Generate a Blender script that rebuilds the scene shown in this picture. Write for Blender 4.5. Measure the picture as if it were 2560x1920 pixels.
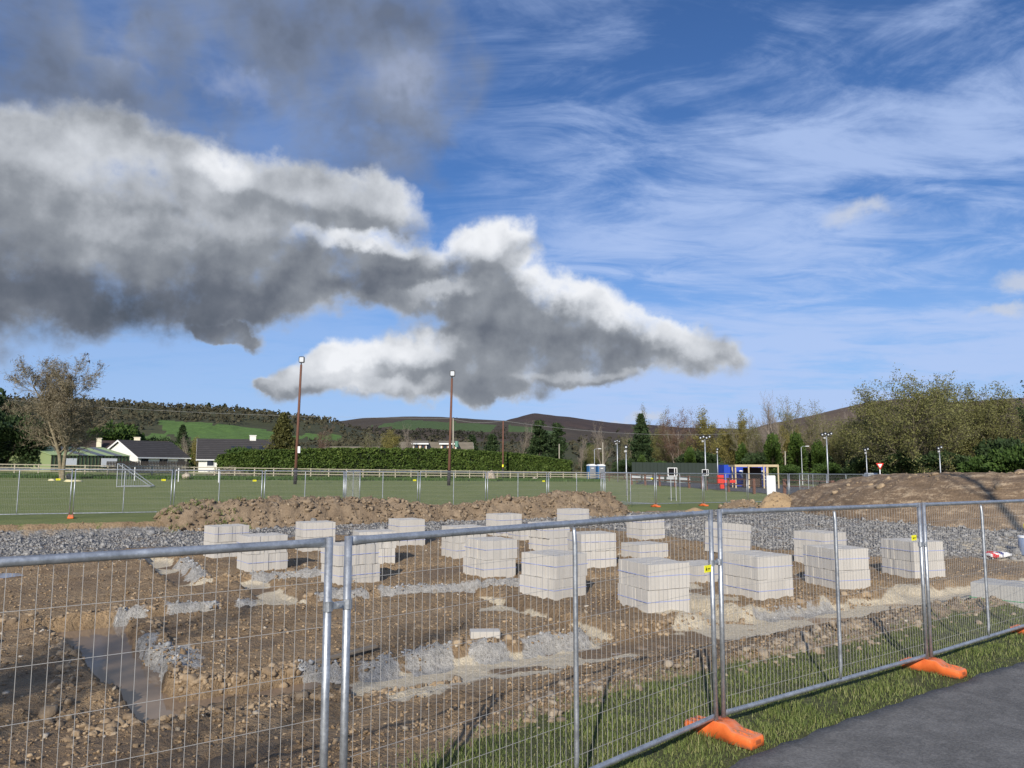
import bpy, bmesh, math, random
import numpy as np
from mathutils import Vector, Matrix
for o in list(bpy.data.objects): bpy.data.objects.remove(o)
sc = bpy.context.scene
COL = sc.collection
R = math.radians
rng = np.random.default_rng(7)

# ---------------------------------------------------------------- camera
F = 1923.0; TH = math.atan(210 / F); EZ = 2.2          # focal length in photo pixels, pitch, eye height
cam = bpy.data.cameras.new('camera'); camo = bpy.data.objects.new('camera', cam); COL.objects.link(camo)
camo.location = (0, 0, EZ); camo.rotation_euler = (math.pi / 2 + TH, 0, 0)
cam.sensor_width = 36.0; cam.lens = 36.0 * F / 2560; cam.clip_end = 12000; cam.clip_start = 0.05
sc.camera = camo
def rayd(u, v):
    x = (u - 1280) / F; y = (960 - v) / F; c, s = math.cos(TH), math.sin(TH)
    return x, c - s * y, s + c * y
def W(u, v, D):                                        # place seen at (u, v) that lies D metres away
    x, y, z = rayd(u, v); return Vector((x / y * D, D, EZ + z / y * D))
def PZ(u, v, z):                                       # place seen at (u, v) on a level z
    x, y, w = rayd(u, v); t = (z - EZ) / w; return x * t, y * t

# ---------------------------------------------------------------- sun, exposure
SUN_EL, SUN_AZ = 25.0, 11.0                            # sun behind the viewer, a little to the left
sd = Vector((math.sin(R(SUN_AZ)) * math.cos(R(SUN_EL)), math.cos(R(SUN_AZ)) * math.cos(R(SUN_EL)), -math.sin(R(SUN_EL))))
sun = bpy.data.lights.new('sun', 'SUN'); sun.energy = 5.0; sun.angle = R(0.53); sun.color = (1.0, 0.93, 0.82)
suno = bpy.data.objects.new('sun', sun); COL.objects.link(suno)
suno.rotation_euler = sd.to_track_quat('-Z', 'Y').to_euler(); suno.location = (-8, -30, 25)
sc.view_settings.view_transform = 'Standard'; sc.view_settings.look = 'None'
sc.view_settings.exposure = 0.0; sc.view_settings.gamma = 1.0; sc.view_settings.use_curve_mapping = False

# ---------------------------------------------------------------- node helper
class NT:
    def __init__(s, nt): s.nt = nt; s.n = nt.nodes; s.l = nt.links
    def put(s, sock, val):
        if isinstance(val, bpy.types.NodeSocket): s.l.new(val, sock)
        elif val is not None:
            if hasattr(sock, 'default_value') and isinstance(val, (tuple, list)) and len(val) == 3 and sock.type == 'RGBA': val = (*val, 1)
            sock.default_value = val
    def node(s, t, **kw):
        n = s.n.new(t)
        for k, v in kw.items(): setattr(n, k, v)
        return n
    def math(s, op, a, b=None, c=None, clamp=False):
        n = s.node('ShaderNodeMath', operation=op, use_clamp=clamp)
        s.put(n.inputs[0], a)
        if b is not None: s.put(n.inputs[1], b)
        if c is not None: s.put(n.inputs[2], c)
        return n.outputs[0]
    def vmath(s, op, a, b=None, sc=None):
        n = s.node('ShaderNodeVectorMath', operation=op); s.put(n.inputs[0], a)
        if b is not None: s.put(n.inputs[1], b)
        if sc is not None: s.put(n.inputs['Scale'], sc)
        return n.outputs['Value'] if op in ('LENGTH', 'DOT_PRODUCT') else n.outputs[0]
    def mix(s, f, a, b, mode='MIX'):
        n = s.node('ShaderNodeMix', data_type='RGBA', blend_type=mode); n.clamp_factor = True
        s.put(n.inputs[0], f); s.put(n.inputs[6], a); s.put(n.inputs[7], b); return n.outputs[2]
    def noise(s, vec, scale, detail=4, rough=0.55, dist=0.0, col=False):
        n = s.node('ShaderNodeTexNoise'); s.put(n.inputs['Vector'], vec); n.inputs['Scale'].default_value = scale
        n.inputs['Detail'].default_value = detail; n.inputs['Roughness'].default_value = rough; n.inputs['Distortion'].default_value = dist
        return n.outputs['Color' if col else 'Fac']
    def voro(s, vec, scale, feature='F1', out='Distance', rnd=1.0):
        n = s.node('ShaderNodeTexVoronoi', feature=feature); s.put(n.inputs['Vector'], vec); n.inputs['Scale'].default_value = scale
        n.inputs['Randomness'].default_value = rnd; return n.outputs[out]
    def ss(s, x, a, b, lo=0.0, hi=1.0):
        n = s.node('ShaderNodeMapRange', interpolation_type='SMOOTHSTEP'); s.put(n.inputs[0], x)
        for i, q in enumerate((a, b, lo, hi)): s.put(n.inputs[i + 1], q)
        return n.outputs[0]
    def ramp(s, x, stops):
        n = s.node('ShaderNodeValToRGB'); s.put(n.inputs[0], x); e = n.color_ramp.elements
        while len(e) < len(stops): e.new(0.5)
        for q, (p, c) in zip(e, stops): q.position = p; q.color = (*c, 1)
        return n.outputs[0]
    def bump(s, h, strength=0.5, dist=0.02, normal=None):
        n = s.node('ShaderNodeBump'); s.put(n.inputs['Height'], h); n.inputs['Strength'].default_value = strength
        n.inputs['Distance'].default_value = dist
        if normal is not None: s.put(n.inputs['Normal'], normal)
        return n.outputs[0]

# ---------------------------------------------------------------- sky: Nishita + clouds laid out by azimuth and elevation
world = bpy.data.worlds.new('World'); sc.world = world; world.use_nodes = True
T = NT(world.node_tree); T.n.clear()
sky = T.node('ShaderNodeTexSky', sky_type='NISHITA'); sky.sun_disc = False
sky.sun_elevation = R(SUN_EL); sky.sun_rotation = R(180 + SUN_AZ); sky.air_density = 1.0; sky.dust_density = 0.05; sky.ozone_density = 3.0
tc = T.node('ShaderNodeTexCoord').outputs['Generated']
dirn = T.vmath('NORMALIZE', tc)
sep = T.node('ShaderNodeSeparateXYZ'); T.put(sep.inputs[0], dirn)
az = T.math('MULTIPLY', T.math('ARCTAN2', sep.outputs[0], sep.outputs[1]), 180 / math.pi)
el = T.math('MULTIPLY', T.math('ARCSINE', sep.outputs[2]), 180 / math.pi)
cmb = T.node('ShaderNodeCombineXYZ'); T.put(cmb.inputs[0], az); T.put(cmb.inputs[1], el); p0 = cmb.outputs[0]
def azel(u, v):
    x, y, z = rayd(u, v); return math.degrees(math.atan2(x, y)), math.degrees(math.atan2(z, math.hypot(x, y)))
# slow and fast warps give the cloud edges their billows
def warp(p, scale, amt, detail=3):
    n = T.noise(dirn, scale, detail, 0.6, 0.0, True)
    return T.vmath('ADD', p, T.vmath('MULTIPLY', T.vmath('SUBTRACT', n, (0.5, 0.5, 0.5)), (amt, amt, 0)))
pw = warp(warp(p0, 7.0, 4.0, 2), 26.0, 2.2, 4)
def lobe(p, u, v, ru, rv, rot=0.0):
    a, e = azel(u, v); k = 180 / math.pi / F * (math.cos(R(a)) ** 2)
    m = T.node('ShaderNodeMapping', vector_type='TEXTURE'); T.put(m.inputs['Vector'], p)
    m.inputs['Location'].default_value = (a, e, 0); m.inputs['Rotation'].default_value = (0, 0, R(rot))
    m.inputs['Scale'].default_value = (ru * k, rv * 180 / math.pi / F, 1)
    return T.math('SUBTRACT', 1.0, T.vmath('LENGTH', m.outputs[0]))
def union(lst, k=0.2):
    r = lst[0]
    for q in lst[1:]: r = T.math('SMOOTH_MAX', r, q, k)
    return r
fb = T.noise(dirn, 17.0, 6, 0.52)
fbl = T.noise(dirn, 6.5, 5, 0.58)
fbf = T.noise(dirn, 55.0, 4, 0.6)
# relief of the billows: the same noise sampled again towards the sun
rel = T.math('SUBTRACT', T.noise(T.vmath('ADD', dirn, (-0.010, -0.01, 0.016)), 17.0, 5, 0.52), fb)
rel2 = T.math('SUBTRACT', T.noise(T.vmath('ADD', dirn, (-0.02, -0.01, 0.045)), 6.5, 4, 0.58), fbl)
CLOUDS = [(-250, 600, 600, 250, 0), (120, 640, 540, 190, 0), (470, 670, 400, 170, 6), (560, 520, 500, 145, -10), (820, 505, 310, 96, -14), (60, 420, 420, 120, -6), (380, 405, 330, 100, -10), (640, 710, 260, 120, 6),
          (950, 690, 330, 88, -4), (1215, 640, 140, 100, 20), (1190, 735, 320, 112, -8), (1400, 790, 290, 118, -24), (1300, 860, 330, 100, -4), (1600, 860, 280, 84, -16), (1730, 893, 150, 40, -8),
          (840, 920, 220, 62, 12), (1040, 900, 260, 96, 6), (1200, 950, 220, 60, 0), (1400, 915, 250, 50, -4), (672, 948, 46, 28, 0), (560, 828, 120, 30, -10)]
body = union([lobe(pw, *c) for c in CLOUDS])
HIGH = [(880, 130, 330, 190, 0), (560, 60, 330, 120, 12), (40, 60, 230, 200, 0), (1090, 200, 200, 150, 20), (700, 310, 420, 110, -15), (200, 200, 420, 90, -4), (330, 330, 500, 70, -8), (1000, 60, 200, 150, 0)]
high = union([lobe(pw, *c) for c in HIGH], 0.3)
# unseen clouds added round the rest of the sky, kept sparse to cut fill light
gen = T.math('MULTIPLY', T.math('SUBTRACT', T.noise(T.vmath('MULTIPLY', dirn, (1, 1, 1.8)), 3.2, 5, 0.55), 0.60), 6.0)
away = T.ss(T.math('ABSOLUTE', az), 42, 60)
ab = T.ss(T.math('ADD', T.math('MINIMUM', T.math('MULTIPLY', body, 3.4), 1.25), T.math('ADD', T.math('MULTIPLY', T.math('SUBTRACT', fb, 0.5), 2.0), T.math('ADD', T.math('MULTIPLY', T.math('SUBTRACT', fbf, 0.5), 0.6), T.math('MULTIPLY', T.math('SUBTRACT', fbl, 0.5), 0.9)))), -0.05, 1.15)
ah = T.ss(T.math('ADD', T.math('MINIMUM', T.math('MULTIPLY', high, 1.6), 0.45), T.math('MULTIPLY', T.math('SUBTRACT', fbl, 0.5), 2.9)), -0.10, 0.85, 0.0, 0.90)
ag = T.math('MULTIPLY', T.ss(gen, 0.1, 0.8), away)
# where the sun reaches the cloud bodies, and where their bases lie dark
BR = [(150, 400, 480, 85, -4, 0.44), (420, 430, 420, 80, -8, 0.40), (560, 415, 130, 50, -12, 0.80), (470, 370, 130, 40, -6, 0.35), (700, 440, 240, 60, -14, 0.50), (930, 500, 240, 55, -14, 0.50), (430, 560, 460, 55, 4, 0.34),
      (1190, 600, 170, 56, 25, 0.82), (1290, 560, 80, 46, 40, 0.85), (1400, 710, 180, 62, -26, 1.05), (1520, 765, 200, 52, -30, 0.88), (1660, 830, 190, 46, -26, 0.78), (900, 615, 190, 26, -4, 0.75), (1120, 730, 120, 26, 12, 0.5),
      (880, 885, 190, 50, 16, 0.9), (1010, 870, 140, 46, 0, 0.78), (800, 930, 200, 34, 4, 0.6), (1760, 885, 170, 26, -6, 0.5), (930, 950, 220, 24, 0, 0.5), (1450, 930, 200, 16, 0, 0.35)]
br = None
for (u, v, ru, rv, rt, w) in BR:
    q = T.math('MULTIPLY', T.ss(lobe(pw, u, v, ru * 1.4, rv * 1.5, rt), 0.0, 0.8), w)
    br = q if br is None else T.math('SMOOTH_MAX', br, q, 0.15)
DK = [(60, 770, 640, 130, 0, .26), (480, 770, 420, 120, 0, .22), (980, 705, 360, 36, 2, .14), (1330, 850, 440, 60, -8, .13), (1210, 970, 300, 40, 0, .10), (200, 640, 700, 120, 0, .06)]
for (u, v, ru, rv, rt, w) in DK:
    br = T.math('SUBTRACT', br, T.math('MULTIPLY', T.ss(lobe(pw, u, v, ru, rv, rt), 0.0, 0.7), w))
edge = T.ss(T.math('ADD', body, T.math('MULTIPLY', T.math('SUBTRACT', fb, 0.5), 0.5)), 0.0, 0.45, 0.22, 0.0)      # thin rims let more light through
br = T.math('MULTIPLY', br, 0.72)
br = T.math('ADD', br, T.math('ADD', edge, T.math('ADD', T.math('MULTIPLY', rel, 0.55), T.math('MULTIPLY', rel2, 0.42))))
br = T.math('ADD', br, T.math('ADD', 0.33, T.math('MULTIPLY', T.math('SUBTRACT', fbl, 0.5), 0.35)))
ccol = T.ramp(br, [(0.0, (0.085, 0.105, 0.14)), (0.2, (0.145, 0.165, 0.205)), (0.45, (0.285, 0.31, 0.35)), (0.72, (0.58, 0.61, 0.66)), (1.0, (0.88, 0.90, 0.94))])
hbr = T.math('MULTIPLY', T.ss(union([lobe(pw, 270, 90, 220, 110, -20), lobe(pw, 1000, 190, 170, 120, 0), lobe(pw, 600, 230, 120, 50, 0)]), 0.0, 0.8), 0.45)
hb = T.math('ADD', T.math('ADD', hbr, 0.30), T.math('ADD', T.math('MULTIPLY', T.math('SUBTRACT', fbl, 0.5), -0.9), T.math('MULTIPLY', rel2, 1.2)))
hcol = T.ramp(hb, [(0.0, (0.15, 0.18, 0.245)), (0.45, (0.265, 0.31, 0.41)), (1.0, (0.54, 0.61, 0.82))])
# cirrus: stretched noise in a sheet high above, so that it runs together towards the horizon
zz = T.math('MAXIMUM', sep.outputs[2], 0.03)
plx = T.math('DIVIDE', sep.outputs[0], T.math('ADD', zz, 0.12)); ply = T.math('DIVIDE', sep.outputs[1], T.math('ADD', zz, 0.12))
cp = T.node('ShaderNodeCombineXYZ'); T.put(cp.inputs[0], plx); T.put(cp.inputs[1], ply)
cm = T.node('ShaderNodeMapping'); T.put(cm.inputs['Vector'], cp.outputs[0]); cm.inputs['Rotation'].default_value = (0, 0, R(-20)); cm.inputs['Scale'].default_value = (0.8, 1.5, 1); cm.inputs['Location'].default_value = (3.1, 0.7, 0)
c1 = T.noise(cm.outputs[0], 1.0, 7, 0.6, 0.7); c2 = T.noise(cm.outputs[0], 3.2, 6, 0.66, 0.9)
right = T.ss(az, -8, 10, 0.3, 1.0)
low = T.ss(el, 2, 16, 0.45, 0.0)
aci = T.math('MULTIPLY', T.ss(T.math('ADD', T.math('ADD', c1, T.math('MULTIPLY', T.math('SUBTRACT', c2, 0.5), 0.55)), T.math('MULTIPLY', low, 0.3)), 0.33, 0.66, 0.0, 0.78), right)
# a few small bright puffs and low cumulus over the far ridge
PUFF = [(2160, 550, 150, 34, -3), (1620, 1042, 60, 12, 0), (1420, 1040, 90, 14, 0), (1530, 1052, 70, 9, 0), (2500, 800, 90, 18, 4), (2540, 720, 60, 30, 0)]
pf = T.ss(T.math('ADD', union([lobe(pw, *c) for c in PUFF]), T.math('MULTIPLY', T.math('SUBTRACT', fb, 0.5), 2.4)), -0.1, 0.9, 0.0, 0.8)
sk = T.vmath('MULTIPLY', sky.outputs[0], (0.52, 0.74, 1.06))
sk = T.mix(T.ss(el, 20, -1, 0.0, 0.80), sk, (3.5, 5.2, 8.6))
def S(c): return T.vmath('SCALE', c, sc=10.0)           # cloud colours are given for strength 0.1
c = T.mix(aci, sk, S((0.47, 0.60, 0.90)))
c = T.mix(pf, c, S((0.58, 0.63, 0.74)))
c = T.mix(ah, c, S(hcol))
c = T.mix(ag, c, S(T.ramp(gen, [(0.0, (0.55, 0.58, 0.64)), (0.6, (0.32, 0.35, 0.40)), (1.0, (0.17, 0.19, 0.23))])))
c = T.mix(ab, c, S(ccol))
bg = T.node('ShaderNodeBackground'); T.put(bg.inputs[0], c); bg.inputs[1].default_value = 0.1
T.l.new(bg.outputs[0], T.node('ShaderNodeOutputWorld').inputs[0])
world.cycles.sampling_method = 'MANUAL'; world.cycles.sample_map_resolution = 512
# ================================================================ helpers
def tag(o, label=None, cat=None, group=None, kind=None):
    if label: o['label'] = label
    if cat: o['category'] = cat
    if group: o['group'] = group
    if kind: o['kind'] = kind
    return o
def empty(name, loc=(0, 0, 0), rz=0.0):
    o = bpy.data.objects.new(name, None); COL.objects.link(o); o.location = loc; o.rotation_euler = (0, 0, rz)
    o.empty_display_size = 0.2; return o
def link(name, me, parent=None, loc=None, rot=None):
    o = bpy.data.objects.new(name, me); COL.objects.link(o)
    if parent: o.parent = parent
    if loc is not None: o.location = loc
    if rot is not None: o.rotation_euler = rot
    return o
def copy_tree(o, parent=None):
    c = o.copy(); COL.objects.link(c); c.parent = parent
    for ch in o.children: copy_tree(ch, c)
    return c
def npmesh(name, V, Fc, mat=None, smooth=False, mats=None, fmat=None):
    """V (n,3), Fc (m,k) same-size faces or list of such arrays"""
    me = bpy.data.meshes.new(name)
    V = np.asarray(V, np.float32)
    L = Fc if isinstance(Fc, list) else [Fc]
    L = [np.asarray(f, np.int32) for f in L if len(f)]
    me.vertices.add(len(V)); me.vertices.foreach_set('co', V.ravel())
    loops = np.concatenate([f.ravel() for f in L]); tot = np.concatenate([np.full(len(f), f.shape[1], np.int32) for f in L])
    st = np.concatenate([[0], np.cumsum(tot)[:-1]]).astype(np.int32)
    me.loops.add(len(loops)); me.loops.foreach_set('vertex_index', loops)
    me.polygons.add(len(tot)); me.polygons.foreach_set('loop_start', st); me.polygons.foreach_set('loop_total', tot)
    if smooth: me.polygons.foreach_set('use_smooth', np.ones(len(tot), bool))
    for m in (mats or ([mat] if mat else [])): me.materials.append(m)
    if fmat is not None: me.polygons.foreach_set('material_index', np.asarray(fmat, np.int32))
    me.update(calc_edges=True); me.validate(); return me
class MB:
    """collects boxes, tubes and quads into one mesh"""
    def __init__(s): s.v = []; s.f = []; s.m = []
    def add(s, V, Fs, mi=0):
        b = len(s.v); s.v += [tuple(p) for p in V]; s.f += [tuple(i + b for i in f) for f in Fs]; s.m += [mi] * len(Fs); return s
    def box(s, c, d, rz=0.0, mi=0, M=None):
        hx, hy, hz = d[0] / 2, d[1] / 2, d[2] / 2; ca, sa = math.cos(rz), math.sin(rz); V = []
        for z in (-hz, hz):
            for x, y in ((-hx, -hy), (hx, -hy), (hx, hy), (-hx, hy)):
                p = Vector((x * ca - y * sa, x * sa + y * ca, z))
                if M: p = M @ p
                V.append((c[0] + p.x, c[1] + p.y, c[2] + p.z))
        return s.add(V, [(3, 2, 1, 0), (4, 5, 6, 7), (0, 1, 5, 4), (1, 2, 6, 5), (2, 3, 7, 6), (3, 0, 4, 7)], mi)
    def tube(s, pts, r, n=8, mi=0, cap=True):
        pts = [Vector(p) for p in pts]; rs = r if isinstance(r, (list, tuple)) else [r] * len(pts)
        up = None; V = []; Fs = []
        for i, p in enumerate(pts):
            t = (pts[min(i + 1, len(pts) - 1)] - pts[max(i - 1, 0)]).normalized()
            if up is None: up = t.orthogonal().normalized()
            a = (up - t * up.dot(t)).normalized(); b = t.cross(a); up = a
            for k in range(n):
                q = 2 * math.pi * k / n; V.append(p + (a * math.cos(q) + b * math.sin(q)) * rs[i])
        for i in range(len(pts) - 1):
            for k in range(n): Fs.append((i * n + k, i * n + (k + 1) % n, (i + 1) * n + (k + 1) % n, (i + 1) * n + k))
        if cap: Fs += [tuple(range(n))[::-1], tuple(range((len(pts) - 1) * n, len(pts) * n))]
        return s.add(V, Fs, mi)
    def prism(s, poly, h0, h1, axis='z', mi=0, M=None):
        n = len(poly); V = []
        for h in (h0, h1):
            for (a, b) in poly: V.append({'z': (a, b, h), 'y': (a, h, b), 'x': (h, a, b)}[axis])
        if M: V = [M @ Vector(p) for p in V]
        return s.add(V, [tuple(range(n))[::-1], tuple(range(n, 2 * n))] + [(i, (i + 1) % n, n + (i + 1) % n, n + i) for i in range(n)], mi)
    def mesh(s, name, mats, smooth=False, bevel=0.0):
        me = bpy.data.meshes.new(name); me.from_pydata(s.v, [], s.f)
        mats = mats if isinstance(mats, (list, tuple)) else [mats]
        for m in mats: me.materials.append(m)
        me.polygons.foreach_set('material_index', s.m)
        bm = bmesh.new(); bm.from_mesh(me); bmesh.ops.recalc_face_normals(bm, faces=bm.faces)
        if bevel: bmesh.ops.bevel(bm, geom=list(bm.edges), offset=bevel, segments=1, affect='EDGES', clamp_overlap=True)
        bm.to_mesh(me); bm.free()
        if smooth: me.polygons.foreach_set('use_smooth', [True] * len(me.polygons))
        me.update(); return me
    def build(s, name, mats, parent=None, loc=None, rot=None, smooth=False, bevel=0.0):
        return link(name, s.mesh(name, mats, smooth, bevel), parent, loc, rot)

# ---------------------------------------------------------------- noise in numpy
_perm = np.random.default_rng(3).permutation(4096)
_gc = np.cos(np.arange(4096) * 2 * np.pi / 4096); _gs = np.sin(np.arange(4096) * 2 * np.pi / 4096)
def _h(ix, iy, s): return _perm[(_perm[(ix + s * 131) & 4095] + iy) & 4095]
def perlin(x, y, s=0):
    x = np.asarray(x, float); y = np.asarray(y, float)
    ix = np.floor(x).astype(int); iy = np.floor(y).astype(int); fx = x - ix; fy = y - iy
    u = fx * fx * fx * (fx * (fx * 6 - 15) + 10); v = fy * fy * fy * (fy * (fy * 6 - 15) + 10)
    def g(a, b):
        q = _h(ix + a, iy + b, s); return _gc[q] * (fx - a) + _gs[q] * (fy - b)
    a = g(0, 0); n0 = a + u * (g(1, 0) - a); a = g(0, 1); n1 = a + u * (g(1, 1) - a); return (n0 + v * (n1 - n0)) * 1.5
def fbm(x, y, o=4, s=0, g=0.5, ridge=False):
    r = 0; a = 1.0; t = 0
    for i in range(o):
        n = perlin(x * 2 ** i, y * 2 ** i, s + i); r = r + a * ((1 - 2 * np.abs(n)) if ridge else n); t += a; a *= g
    return r / t
def lumps(x, y, s=0):
    """rounded clods: one minus the distance to the nearest of jittered points"""
    x = np.asarray(x, float); y = np.asarray(y, float); ix = np.floor(x).astype(int); iy = np.floor(y).astype(int); best = np.full(x.shape, 9.0); rad = np.zeros(x.shape)
    for a in (-1, 0, 1):
        for b in (-1, 0, 1):
            h = _h(ix + a, iy + b, s); h2 = _h(ix + a + 57, iy + b + 91, s + 1)
            d = (ix + a + h / 4096.0 - x) ** 2 + (iy + b + h2 / 4096.0 - y) ** 2
            k = d < best; best = np.where(k, d, best); rad = np.where(k, (h2 % 64) / 64.0, rad)
    return np.sqrt(np.clip(1 - best * 1.5, 0, 1)) * (0.35 + 0.65 * rad)
def sst(a, b, x):
    t = np.clip((x - a) / (b - a), 0, 1); return t * t * (3 - 2 * t)
def pdist(X, Y, pts):
    """signed distance to an open polyline, positive on its left side"""
    best = np.full(np.shape(X), 1e9); sg = np.ones(np.shape(X)); n = len(pts)
    for i in range(n - 1):
        ax, ay = pts[i]; bx, by = pts[i + 1]; dx, dy = bx - ax, by - ay
        t = ((X - ax) * dx + (Y - ay) * dy) / (dx * dx + dy * dy)
        t = np.clip(t, -1e9 if i == 0 else 0, 1e9 if i == n - 2 else 1)
        d = np.hypot(X - ax - t * dx, Y - ay - t * dy); c = dx * (Y - ay) - dy * (X - ax)
        k = d < best; best = np.where(k, d, best); sg = np.where(k, np.sign(c), sg)
    return best * sg

# ---------------------------------------------------------------- shader helper
def mat(name, rough=0.9):
    m = bpy.data.materials.new(name); m.use_nodes = True; t = NT(m.node_tree)
    b = t.n['Principled BSDF']; b.inputs['Roughness'].default_value = rough; b.inputs['Specular IOR Level'].default_value = 0.3
    t.b = b; t.obj = t.node('ShaderNodeTexCoord').outputs['Object']
    t.pos = t.node('ShaderNodeNewGeometry').outputs['Position']
    return m, t
def simple(name, col, rough=0.8, metal=0.0, var=0.12, scale=6.0, bump=0.0, bscale=40.0, spec=None, world_space=False):
    m, t = mat(name, rough); P = t.pos if world_space else t.obj
    n = t.noise(P, scale, 4, 0.6)
    f = t.math('ADD', 1 - var, t.math('MULTIPLY', n, 2 * var))
    cc = t.node('ShaderNodeRGB'); cc.outputs[0].default_value = (*col, 1)
    t.put(t.b.inputs['Base Color'], t.vmath('SCALE', cc.outputs[0], sc=f)); t.b.inputs['Metallic'].default_value = metal
    if spec is not None: t.b.inputs['Specular IOR Level'].default_value = spec
    if bump: t.put(t.b.inputs['Normal'], t.bump(t.noise(P, bscale, 3, 0.6), bump, 0.01))
    return m

# ================================================================ the lie of the land
FP = [(-3.60, 1.95), (-0.884, 4.0), (1.71, 6.6), (4.62, 8.8), (7.15, 10.8), (9.95, 12.9)]          # near fence, foot by foot
def zpath(X, Y): return -0.0138 * np.clip(X - 1.7, 0, 12)
SB = [PZ(u, v, -0.1) for u, v in ((1000, 2010), (1100, 1925), (1300, 1852), (1450, 1792), (1600, 1742), (1800, 1692), (2000, 1655), (2200, 1610), (2400, 1545), (2560, 1515))]
SB = [(-6.5, 1.2)] + [(-1.6, 3.9)] + SB[1:] + [(16.0, 18.0)]                                        # where the grass verge gives way to bare soil
PB = [PZ(u, v, -0.02) for u, v in ((1860, 1905), (2096, 1810), (2337, 1723), (2560, 1645))]
PB = [(-6.0, -2.8), (-1.2, 3.05)] + PB + [(14.0, 15.3)]                                              # edge of the tarmac path
FF0, FFD = np.array([-19.8, 27.86]), np.array([0.8836, 0.4683])                                     # far mesh fence: start and direction
FFN = np.array([0.4683, -0.8836])
def wfar(X, Y): return (X - FF0[0]) * FFN[0] + (Y - FF0[1]) * FFN[1]                                # metres in front of the far fence
_c = np.array([(-16.7, 29.5, .36), (-30, 28, .5), (10.7, 44, .05), (-8, 34, .2), (-54, 80, 1.37), (-20, 95, 1.16), (0, 108, .63), (13, 115, .23), (35, 119, -.1), (70, 120, -.35), (-40, 55, .85), (20, 60, -.03), (40, 60, -.2)])
def _q(X, Y): X = np.asarray(X, float); Y = np.asarray(Y, float); return np.stack([np.ones_like(X), X, Y, X * Y, X * X, Y * Y], -1)
_k = np.linalg.lstsq(_q(_c[:, 0], _c[:, 1]), _c[:, 2], rcond=None)[0]
def zfield(X, Y): return np.clip(_q(np.clip(X, -90, 80), np.clip(Y, 20, 120)) @ _k, -0.5, 1.8)
GA = R(30); GE1 = (math.cos(GA), math.sin(GA)); GE2 = (-math.sin(GA), math.cos(GA))
KG = 0.962
def grid(X, Y): return (X * GE1[0] + Y * GE1[1]) / KG, (X * GE2[0] + Y * GE2[1]) / KG
def ungrid(a, b): return (a * GE1[0] + b * GE2[0]) * KG, (a * GE1[1] + b * GE2[1]) * KG
TR = [(0.85, 3.3, 9.70, 10.28), (3.1, 8.5, 9.42, 10.28), (8.3, 21, 9.3, 10.5), (0.0, 1.12, 9.25, 15.9), (-2.6, 21, 15.25, 15.95), (3.55, 4.4, 15.6, 19.6), (2.3, 16, 19.05, 19.75), (2.15, 2.95, 19.3, 26.2), (7.35, 8.0, 10.0, 15.5), (10.0, 11.05, 10.0, 13.0), (15.6, 16.3, 10.0, 15.6)]
GREY = [(2.72, 3.25, 10.0, 10.42), (3.5, 4.15, 10.0, 10.46), (4.22, 5.0, 10.0, 10.52), (5.15, 5.9, 10.0, 10.40), (6.1, 7.3, 10.05, 10.42), (11.2, 13.4, 10.1, 10.5), (1.02, 1.80, 11.0, 12.6), (1.02, 1.36, 12.7, 13.5), (0.9, 1.5, 15.75, 16.15), (1.75, 2.75, 15.7, 16.32),
        (2.95, 3.42, 15.75, 16.12), (4.6, 5.7, 15.75, 16.22), (5.9, 7.2, 15.75, 16.2), (2.75, 3.2, 20.0, 21.6), (2.75, 3.25, 21.9, 24.4), (4.0, 6.6, 19.55, 19.98), (7.2, 9.4, 15.75, 16.1), (1.95, 2.3, 24.6, 26.3)]
def zsite(X, Y):
    g1, g2 = grid(X, Y); return -0.36 + 0.2 * sst(22, 33, Y) - 0.055 * sst(10.6, 9.6, g2) + 0.03 * sst(10.1, 10.6, g2) * sst(16, 14, g2)
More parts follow.
